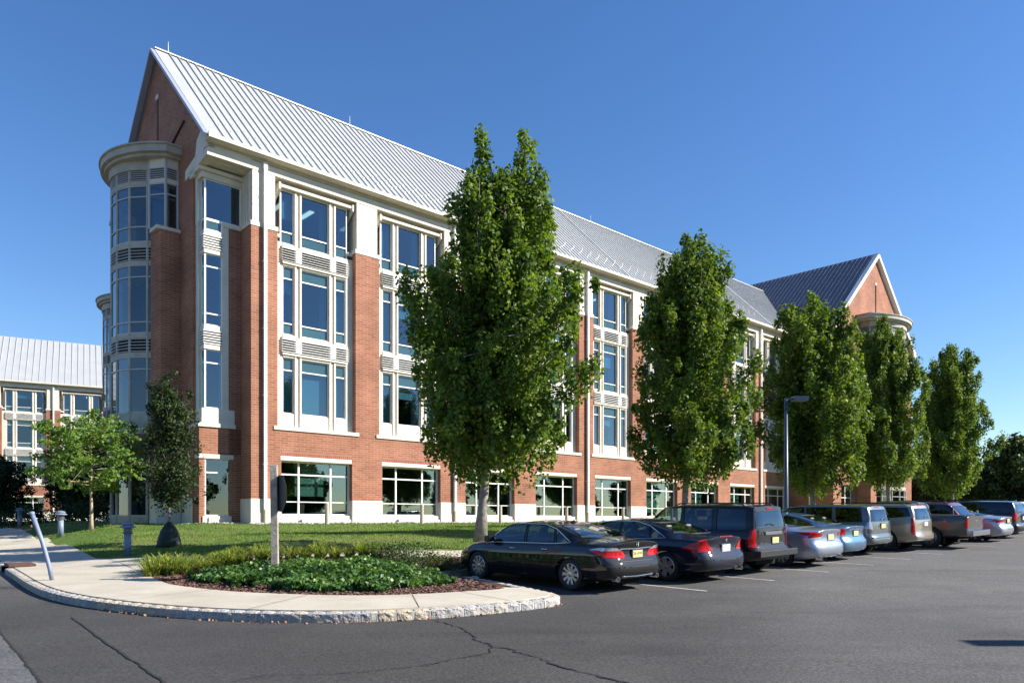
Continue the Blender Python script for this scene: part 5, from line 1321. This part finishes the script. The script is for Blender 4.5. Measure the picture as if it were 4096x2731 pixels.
def suv(L, W, H, **k):
    s = L/4.5
    c = dict(name='parked_car', L=L, W=W, zb=.30, wr=.355, rim=.225, wx=(.98*s, 3.65*s), wmin=1.05, spokes=5, ww=.235, smooth=.045, tumble=.22, rround=.13,
        top=[(-.3, H-.06), (0, H-.045), (.25, H-.01), (1.4*s, H), (2.5*s, H-.02), (2.85*s, H-.07), (3.45*s, 1.20), (3.6*s, 1.14), (4.1*s, 1.08), (4.4*s, .98), (L, .88)],
        belt=[(-.2, 1.10), (1, 1.09), (2.5, 1.06), (3.4*s, 1.05), (4.1*s, 1.0), (L, .82)],
        rear=[(.25, .14), (.36, .08), (.44, .0), (.62, .0), (.66, .07), (1.0, .08), (1.12, .10), (1.4, .18), (1.66, .30), (1.8, .34)],
        side=[('f', [(2.22*s, 1.10), (3.25*s, 1.10), (2.78*s, H-.12), (2.28*s, H-.10)], CGL), ('r', [(1.30*s, 1.11), (2.14*s, 1.10), (2.2*s, H-.10), (1.36*s, H-.10)], CGD), ('q', [(.36*s, 1.13), (1.18*s, 1.11), (1.24*s, H-.10), (.46*s, H-.11)], CGD)],
        rearglass=([(-.70, 1.14), (.70, 1.14), (.62, H-.17), (-.62, H-.17)], 1.0), windshield=[(-.74, 1.2), (.74, 1.2), (.62, H-.1), (-.62, H-.1)], rgm=CGD,
        lamps=[([(.70, .86), (.95, .86), (.95, 1.16), (.70, 1.16)], [(0, .86), (.25, .86), (.25, 1.16), (0, 1.16)], REDL)],
        mirror=(3.05*s, 1.14), handles=[(1.45*s, .98), (2.4*s, .97)], plate=(0, .88, PLY, ''), seatx=(2.35*s, 1.5*s), trim=(.008, BLK))
    c.update(k); return c
seam = lambda x0, z0, x1, z1, w=.006: [(x0-w, z0), (x0+w, z0), (x1+w, z1), (x1-w, z1)]
def G(y, z): return (y, z)
ptB = paint('black_paint', (.004, .004, .005)); ptN = paint('navy_paint', (.004, .006, .018)); ptJ = paint('jet_black_paint', (.005, .005, .006))
ptS = paint('silver_blue_paint', (.34, .38, .46), .65); ptT = paint('steel_blue_paint', (.10, .20, .32), .6); ptG = paint('grey_green_paint', (.15, .165, .165), .65)
ptC = paint('champagne_paint', (.36, .32, .25), .6); ptK = paint('charcoal_paint', (.085, .083, .080), .6); ptR = paint('dark_red_paint', (.13, .008, .010), .35); ptV = paint('silver_paint', (.42, .42, .47), .65); ptM = paint('midnight_paint', (.012, .012, .018), .3)
# 1 black sedan nearest
make_car(sedan(4.90, 1.86, 1.465, paint=ptB, wx=(1.09, 3.93), dlo=[(1.08, 1.03), (1.55, .99), (2.4, .972), (3.68, .94), (3.35, 1.16), (3.04, 1.375), (2.5, 1.405), (1.95, 1.395), (1.58, 1.31)], trim=(.008, BLK), handlemat=CHROME, seat=SEATL, plate=(-.02, .80, PLY, 'T26·AWZ'),
    lamps=[([(.34, .76), (.40, .73), (.86, .76), (.97, .88), (.42, .88)], [(.0, .77), (.30, .80), (.56, .90), (.0, .89)], REDL), ([(.44, .885), (.97, .885), (.90, .955), (.60, .955)], [(0, .895), (.56, .905), (.30, .96), (0, .96)], CLRL)],
    extra=[('exhaust', .62, .30, .05), ('exhaust', -.62, .30, .05), ('strip', -.52, .52, (.905, .92), .013, CHROME, 'trunk_trim'), ('strip', -.50, .50, (.33, .35), .012, CHROME, 'bumper_trim'), ('hmark', 1.0, .085), ('fin', 1.75, 1.415),
           ('word', .52, .695, .06, 'Accord')], rseams=[[(-.50, .655), (.50, .655), (.50, .662), (-.50, .662)]], seams=[seam(1.36, .35, 1.45, .95), seam(2.36, .26, 2.42, .95), seam(3.46, .3, 3.5, .92)]),
    'glossy black sedan nearest the viewer, with chrome window trim and yellow plate T26-AWZ', -2.42, -23.42)
# 2 dark navy sedan
make_car(sedan(4.83, 1.82, 1.455, paint=ptN, spokes=5, wstyle=1, trim=(.008, BLK), dlo=[(1.08, 1.03), (1.55, .99), (2.4, .972), (3.66, .94), (3.33, 1.15), (3.02, 1.365), (2.5, 1.395), (1.95, 1.385), (1.58, 1.30)], seat=SEATL, plate=(-.02, .80, PLW, ''), pframe=CHROME,
    lamps=[([(.46, .76), (.90, .72), (.97, .80), (.90, .99), (.70, 1.0)], [(.0, .74), (.40, .76), (.62, .80), (.20, 1.01), (0, 1.01)], REDL)],
    extra=[('exhaust', -.62, .29, .045), ('strip', -.26, .26, 1.065, .016, REDL, 'brake_light'), ('hmark', .985, .075), ('word', .50, .80, .05, 'ACCORD'), ('fin', 1.75, 1.405), ('block', -.3, .3, .70, .71, .004, CHROME, 'plate_trim')]),
    'dark navy sedan with white and yellow plate, second car of the row', .28, -23.75)
# 3 boxy black suv
make_car(suv(4.49, 1.84, 1.79, paint=ptJ, spokes=5, clad=.60,
    lamps=[([(.72, .70), (.95, .70), (.95, 1.15), (.72, 1.15)], [(0, .70), (.20, .70), (.20, 1.15), (0, 1.15)], REDL), ([(.725, .84), (.945, .84), (.945, .895), (.725, .895)], [(0, .84), (.195, .84), (.195, .895), (0, .895)], CLRL), ([(.725, .92), (.945, .92), (.945, .975), (.725, .975)], [(0, .92), (.195, .92), (.195, .975), (0, .975)], CLRL)],
    rear=[(.25, .12), (.40, .05), (.48, .0), (.64, .0), (.66, .13), (1.1, .14), (1.4, .19), (1.66, .25), (1.8, .27)], rearglass=([(-.70, 1.20), (.70, 1.20), (.64, 1.62), (-.64, 1.62)], 1.0),
    plate=(-.10, .86, PLY, ''), rail=1, wx=(.95, 3.6),
    extra=[('box', (-.05, .10, -.9, .9, .46, .62), BLK, 'rear_bumper'), ('block', -.42, .38, 1.0, 1.09, .025, simple('grey_trim', (.14, .14, .15), .4), 'tailgate_handle'), ('block', -.16, .12, 1.655, 1.70, .01, REDL, 'brake_light'), ('rail', .5, 2.5, .66, 1.805), ('antenna', .75, .1, 1.78, .28), ('wiper', -.1, 1.24, .38), ('word', .55, .80, .055, '4x4'), ('word', 0.0, 1.045, .05, 'JEEP'), ('block', -.45, .38, .79, .80, .004, CHROME, 'plate_trim')]),
    'boxy black sport utility vehicle with stacked red and clear tail lamps, third in the row', 2.72, -23.6)
# 4 silver sedan
make_car(sedan(4.74, 1.82, 1.50, paint=ptS, spokes=10, seat=SEATL, trim=(.007, BLK), plate=(-.02, .84, PLY, ''), wr=.33, rim=.225, pframe=ptS,
    lamps=[([(.48, .87), (.90, .83), (.97, .92), (.90, 1.0), (.46, .95)], [(.0, .85), (.35, .90), (.60, .99), (.20, 1.01), (0, 1.01)], REDL), ([(.55, .835), (.88, .79), (.90, .825), (.50, .865)], None, CLRL)],
    extra=[('exhaust', .58, .27, .045), ('exhaust', -.58, .27, .045), ('oval', 0, 1.0, .05, .025, CHROME, 'emblem'), ('fin', 1.65, 1.45), ('block', -.24, .20, .735, .745, .004, BLK, 'plate_recess')], rseams=[[(-.62, .70), (.62, .70), (.62, .707), (-.62, .707)]], seams=[seam(1.33, .35, 1.42, .97), seam(2.3, .26, 2.38, .95)]),
    'silver sedan between the boxy black sport utility vehicle and the blue sedan', 5.3, -23.8)
# 5 blue sedan
make_car(sedan(4.55, 1.76, 1.46, paint=ptT, spokes=5, seat=SEATL, plate=(-.02, .84, PLY, ''), trim=(.007, BLK),
    lamps=[([(.58, .82), (.92, .80), (.97, .90), (.88, 1.0), (.60, .96)], [(.0, .82), (.30, .84), (.42, .96), (.15, 1.0), (0, 1.0)], REDL), ([(.66, .84), (.86, .83), (.88, .91), (.68, .92)], None, CLRL)],
    extra=[('strip', -.42, .42, .955, .012, CHROME, 'trunk_trim'), ('oval', 0, 1.02, .05, .032, CHROME, 'emblem')]),
    'light blue compact sedan with round clear reversing lights, fifth in the row', 7.8, -23.4)
# 6 grey suv
make_car(suv(4.55, 1.84, 1.69, paint=ptG, clad=None, plate=(0, .98, PLY, ''), wheelmat=ALLOYD,
    lamps=[([(.68, .88), (.95, .90), (.93, 1.12), (.74, 1.14)], [(0, .90), (.30, .92), (.20, 1.14), (0, 1.14)], CLRL), ([(.68, .93), (.93, .94), (.93, 1.0), (.70, 1.0)], [(0, .94), (.26, .96), (.22, 1.01), (0, 1.01)], REDL)],
    extra=[('block', -.16, .16, 1.60, 1.635, .008, REDL, 'brake_light'), ('wiper', .1, 1.18, -.38), ('strip', -.8, .8, .60, .02, ptG, 'bumper_lip'), ('word', -.45, .9, .05, '')], rseams=[[(-.72, .74), (.72, .74), (.72, .748), (-.72, .748)]]),
    'grey green sport utility vehicle with tinted quarter windows beside the blue sedan', 10.35, -23.15)
# 7 champagne suv
make_car(suv(4.95, 1.84, 1.69, paint=ptC, spokes=7, wr=.375, rim=.24, plate=(0, .98, PLW, ''), wheelmat=ALLOYD, pframe=CHROME,
    lamps=[([(.76, .62), (.93, .62), (.95, 1.20), (.80, 1.22)], [(0, .62), (.10, .62), (.22, 1.2), (0, 1.24)], REDL)], belt=[(-.2, 1.16), (1, 1.13), (2.5, 1.04), (3.8, 1.02), (4.5, .97), (4.95, .82)],
    side=[('f', [(2.42, 1.08), (3.6, 1.07), (3.06, 1.60), (2.5, 1.62)], CGL), ('r', [(1.62, 1.12), (2.34, 1.09), (2.42, 1.62), (1.62, 1.60)], CGD), ('q', [(.26, 1.24), (.9, 1.20), (1.54, 1.14), (1.54, 1.58), (.40, 1.56)], CGD)],
    extra=[('block', -.2, .2, 1.62, 1.655, .008, REDL, 'brake_light'), ('rail', .5, 3.0, .64, 1.72), ('strip', -.82, .82, (.40, .42), .014, CHROME, 'bumper_trim'), ('wiper', .05, 1.2, -.35)]),
    'champagne beige crossover with tall narrow red tail lamps', 13.0, -23.5)
# 8 pickup
pk = suv(5.35, 1.90, 1.78, paint=ptK, bed=1, name='pickup_truck', wx=(1.30, 4.50), wr=.39, rim=.235, spokes=6, zb=.42, wmin=1.22, ww=.26, smooth=.03, tumble=.25,
    top=[(-.2, 1.235), (1.72, 1.235), (1.78, 1.30), (1.92, 1.70), (2.1, 1.76), (3.2, 1.77), (3.45, 1.70), (4.1, 1.27), (4.9, 1.18), (5.35, 1.0)], belt=[(-.2, 1.20), (1.8, 1.20), (4.1, 1.16), (4.9, 1.10), (5.35, .9)],
    rear=[(.4, .14), (.5, .10), (.62, .08), (1.2, .08), (1.3, .08)], rround=.06,
    side=[('f', [(2.75, 1.25), (3.8, 1.25), (3.35, 1.64), (2.8, 1.66)], CGL), ('r', [(2.02, 1.26), (2.68, 1.25), (2.72, 1.66), (2.12, 1.64)], CGD)], rearglass=([(-.62, 1.29), (.62, 1.29), (.56, 1.66), (-.56, 1.66)], 2.2), windshield=[(-.7, 1.3), (.7, 1.3), (.6, 1.68), (-.6, 1.68)],
    lamps=[([(.78, .80), (.95, .80), (.95, 1.14), (.78, 1.14)], [(0, .80), (.16, .80), (.16, 1.14), (0, 1.14)], REDL), ([(.79, .86), (.94, .86), (.94, 1.10), (.79, 1.10)], [(0, .86), (.13, .86), (.13, 1.10), (0, 1.10)], CLRL)],
    plate=(0, .60, PLY, ''), mirror=(3.55, 1.25), handles=[(2.95, 1.1), (2.2, 1.1)], seatx=(3.0, 0),
    extra=[('box', (-.10, .12, -.92, .92, .50, .70), CHROME, 'rear_bumper'), ('box', (.30, 1.7, -.62, .62, 1.238, 1.245), BLK, 'bed_cover'), ('word', .0, 1.0, .09, ''), ('block', -.72, -.66, 1.06, 1.14, .005, simple('orange_badge', (.6, .15, .02), .4), 'badge'), ('block', -.1, .1, 1.02, 1.07, .006, CHROME, 'tailgate_handle')])
make_car(pk, 'charcoal pickup truck with a chrome rear bumper, backed out further than its neighbours', 15.5, -24.3, cat='pickup truck')
# 9 dark red suv
make_car(suv(4.75, 1.86, 1.72, paint=ptR, plate=(0, .95, PLY, ''), trim=(.012, CHROME), top=[(-.2, 1.60), (0, 1.60), (.25, 1.69), (1.4, 1.72), (2.6, 1.70), (3.0, 1.68), (3.7, 1.2), (4.4, 1.08), (4.75, .9)],
    rear=[(.25, .12), (.36, .05), (.44, .0), (.62, .0), (.66, .07), (1.0, .08), (1.12, .12), (1.4, .36), (1.66, .62), (1.8, .60)],
    extra=[('rail', .7, 2.8, .66, 1.76)]), 'dark red crossover mostly hidden behind the charcoal pickup truck', 18.1, -23.35)
# 10 silver coupe
make_car(sedan(4.77, 1.81, 1.41, paint=ptV, spokes=7, plate=(0, .90, PLY, ''),
    lamps=[([(.30, .86), (.92, .83), (.97, .92), (.30, .93)], [(.0, .84), (.50, .90), (.30, .96), (0, .95)], REDL)], side=[('f', [(2.2, .985), (3.6, .955), (3.0, 1.305), (2.3, 1.335)], CGL), ('r', [(1.3, 1.0), (2.12, .99), (2.2, 1.33), (1.75, 1.31)], CGL)], handles=[(2.4, .86)]),
    'low silver coupe with wide thin red tail lamps near the right edge', 20.7, -23.95)
# 11 black minivan
make_car(suv(5.0, 1.98, 1.72, paint=ptM, clad=.62, plate=(0, .93, PLW, ''), wr=.335, zb=.22, wx=(1.0, 3.95), side=[('f', [(2.75, 1.10), (3.9, 1.05), (3.2, 1.58), (2.8, 1.60)], CGL), ('r', [(1.6, 1.11), (2.66, 1.10), (2.7, 1.60), (1.64, 1.60)], CGD), ('q', [(.30, 1.13), (1.52, 1.11), (1.56, 1.60), (.46, 1.59)], CGD)],
    extra=[('rail', .5, 3.0, .72, 1.76), ('wiper', 0, 1.18, .4)]), 'black minivan with roof rack cut off by the right edge', 23.9, -23.7)
wv = suv(4.6, 1.8, 1.66, paint=paint('white_paint', (.7, .7, .72)), plate=(0, .95, PLY, ''))
make_car(wv, 'small white hatchback just peeking in at the right edge behind the minivan', 28.9, -22.9)
# ------------------------------------------------------------------ street furniture
WOOD = simple('weathered_post', (.26, .22, .18), .9, scale=7, col2=(.46, .41, .35), bump=.5, bscale=25)
SGN = simple('sign_back', (.022, .022, .022), .6, var=.3, scale=5)
BLU = simple('blue_grey_paint', (.19, .23, .32), .5, var=.12, scale=8)
BLU2 = simple('dark_blue_paint', (.05, .08, .13), .4, var=.1)
# stop sign seen almost edge on
sp = empty('stop_sign', (-4.95, 15.95, TT(-4.95, 15.95)-.05), R(38), label='wooden post with a dark octagonal road sign seen nearly edge on, standing in the ivy', cat='road sign')
g = MB(); g.box(-.07, .07, -.07, .07, 0, 2.32); g.build('post', WOOD, sp, bevel=.006)
def octo(r, s=1): return [(r*math.cos(math.pi/8+k*math.pi/4), r*math.sin(math.pi/8+k*math.pi/4)) for k in range(8)]
pan = empty('sign_panel', (.15, -.13, 1.72), R(10)); pan.parent = sp
g = MB(); g.prism(octo(.41), 'x', -.003, .003)
ob = g.build('plate', SGN, pan); g = MB(); g.prism(octo(.405), 'x', .0035, .0045); g.build('face', simple('sign_red', (.45, .02, .02), .4), pan)
flat_text('STOP', .24, simple('sign_white', (.8, .8, .8), .4), pan, Matrix(((0, 0, 1, .006), (1, 0, 0, 0), (0, 1, 0, 0), (0, 0, 0, 1))))
sp.rotation_euler = (0, R(-.6), R(7))
pan.rotation_euler = (R(4), 0, R(27))
# leaning pole with a rope
lp = empty('leaning_pole', (-9.73, 16.15, TT(-9.73, 16.15)), label='leaning blue grey metal pole standing on the pavement by the kerb', cat='pole')
g = MB(); g.tube([(0, 0, 0), (-.06, 0, .30), (-.20, 0, .8), (-.44, 0, 1.46)], .044, 14); g.lathe([(.054, 0), (.058, .02), (.052, .06)], 14, c=(-.43, 0, 1.40)); g.build('shaft', BLU, lp, smooth=True)
g = MB(); g.tube([(0, 0, -.02), (0, 0, .012)], .09, 14); g.build('base_ring', simple('mortar_ring', (.6, .57, .5), .9), lp)
g = MB(); g.lathe([(.001, 0), (.03, .01), (.03, .05), (.001, .06)], 8, c=(-.42, -.02, 1.13)); g.build('rope_hook', simple('rusty_hook', (.4, .16, .1), .7), lp)
pts = []
for k in range(25):
    t = k/24; pts.append((-.44-9*t, 2.6*t, 1.10-.42*math.sin(math.pi*t)*1.2+.25*t))
g = MB(); g.tube(pts, .013, 5); g.build('rope', simple('rope', (.28, .2, .16), .9), lp, smooth=True)
# bollard lights
def bollard_light():
    r = empty('bollard_light')
    g = MB(); g.lathe([(.10, 0), (.10, .66)], 18); g.build('column', BLU, r, smooth=True)
    g = MB(); g.lathe([(.135, .66), (.145, .68), (.11, .70), (.11, .80), (.11, .82)], 18)
    for z in (.71, .745, .78): g.lathe([(.10, z), (.135, z+.004), (.135, z+.012), (.10, z+.016)], 18)
    g.build('louvred_lamp', simple('lamp_head', (.16, .18, .2), .4), r, smooth=False)
    g = MB(); g.lathe([(.10, .82), (.225, .84), (.215, .862), (.15, .90), (.12, .91)], 22); g.build('lower_cap', BLU, r, smooth=True)
    g = MB(); g.lathe([(.10, .91), (.17, .925), (.165, .945), (.12, .975), (.05, .995), (.01, 1.0)], 22); g.build('upper_cap', BLU, r, smooth=True)
    return r
b0 = bollard_light(); BG = 'louvred bollard lights on the lawn'
for i, (x, y, lab) in enumerate(((-11.03, 21.9, 'blue grey bollard light on the grass nearest the mulch bed'), (-17.5, 29.6, 'blue grey bollard light between the leaning pole and the bright young tree'), (-25.8, 40.0, 'bollard light in the shade behind the leaning pole'), (-33.3, 50.1, 'bollard light in the dark at the left edge of the picture'))):
    o = b0 if i == 0 else copy_tree(b0); put(o, x, y, rz=i, label=lab, cat='light', group=BG); o.location.z += .03
# stone bollards in front of the ground floor windows
g = MB(); g.lathe([(.095, 0), (.095, .97), (.085, 1.0), (.02, 1.01)], 16); bb = g.build('bollard', simple('concrete_bollard', (.46, .40, .33), .9, var=.12, bump=.3), smooth=False)
BL = ['nearest concrete bollard, in front of the first ground floor window', 'concrete bollard in front of the second ground floor window', 'concrete bollard just right of the nearest maple trunk', 'concrete bollard above the roof of the black sedan', 'concrete bollard above the roof of the navy sedan', 'concrete bollard beside the second maple trunk']
for i in range(6):
    o = bb if i == 0 else bb.copy()
    if i: COL.objects.link(o)
    x, y = bw(3.25+5.42*i, -.9); o.location = (x, y, TT(x, y)-.05); tag(o, BL[i], 'bollard', 'concrete bollards in front of the ground floor windows')
# lamp post
x, y = bw(15.45, -17.2); zl = TT(x, y)
lm = empty('lamp_post', (x, y, zl-.05), R(0), label='tall dark blue lamp post with a flat box lamp rising behind the parked cars', cat='street lamp')
H_ = 1.9+(1195-915)/1753*y-zl
g = MB(); g.lathe([(.16, 0), (.16, .02), (.105, .06), (.10, .5), (.065, H_)], 16); g.build('pole', BLU2, lm, smooth=True)
g = MB(); g.lathe([(.24, 0), (.24, .10)], 16); g.build('footing', simple('concrete_footing', (.4, .38, .34), .9), lm)
g = MB(); g.box(-.05, .35, -.05, .05, H_-.02, H_+.06); g.build('arm', BLU2, lm)
g = MB(); g.box(.28, .88, -.2, .2, H_-.06, H_+.13); g.cur = 1; g.box(.33, .83, -.15, .15, H_-.066, H_-.061); hd = g.build('lamp_head', [BLU2, simple('lamp_lens', (.5, .5, .48), .2)], lm)
# a second post far right and the one whose shadow falls at the lower right corner
for (x, y, lab, hgt, rz) in ((60.5, 93.2, 'pale far lamp post between the distant trees at the right edge', 7, 0), (15.45, 9.3, 'lamp post right of the picture whose shadow falls at the lower right corner', 6.9, 180)):
    o = copy_tree(lm); o.location = (x, y, hh(x, y)); o.rotation_euler = (0, 0, R(rz)); tag(o, lab, 'street lamp', 'car park lamp posts')
lm['group'] = 'car park lamp posts'
# kerb inlet with its iron lid
x, y = -12.8, 19.63
il = empty('storm_drain', (x, y, hh(x, y)), math.atan2(-1.55, 1.2), label='rusty brown iron lid of a storm drain set into the kerb at the left', cat='drain')
IR = simple('rusty_iron', (.10, .045, .03), .8, var=.3, scale=12)
g = MB(); g.box(-.55, .6, -.18, .42, .16, .225); g.build('lid', IR, il, bevel=.01)
g = MB(); g.box(-.55, -.47, -.16, .4, -.1, .16); g.box(.52, .6, -.16, .4, -.1, .16); g.box(-.47, .52, .3, .4, -.1, .16); g.build('throat', simple('drain_concrete', (.03, .03, .03), .9), il)
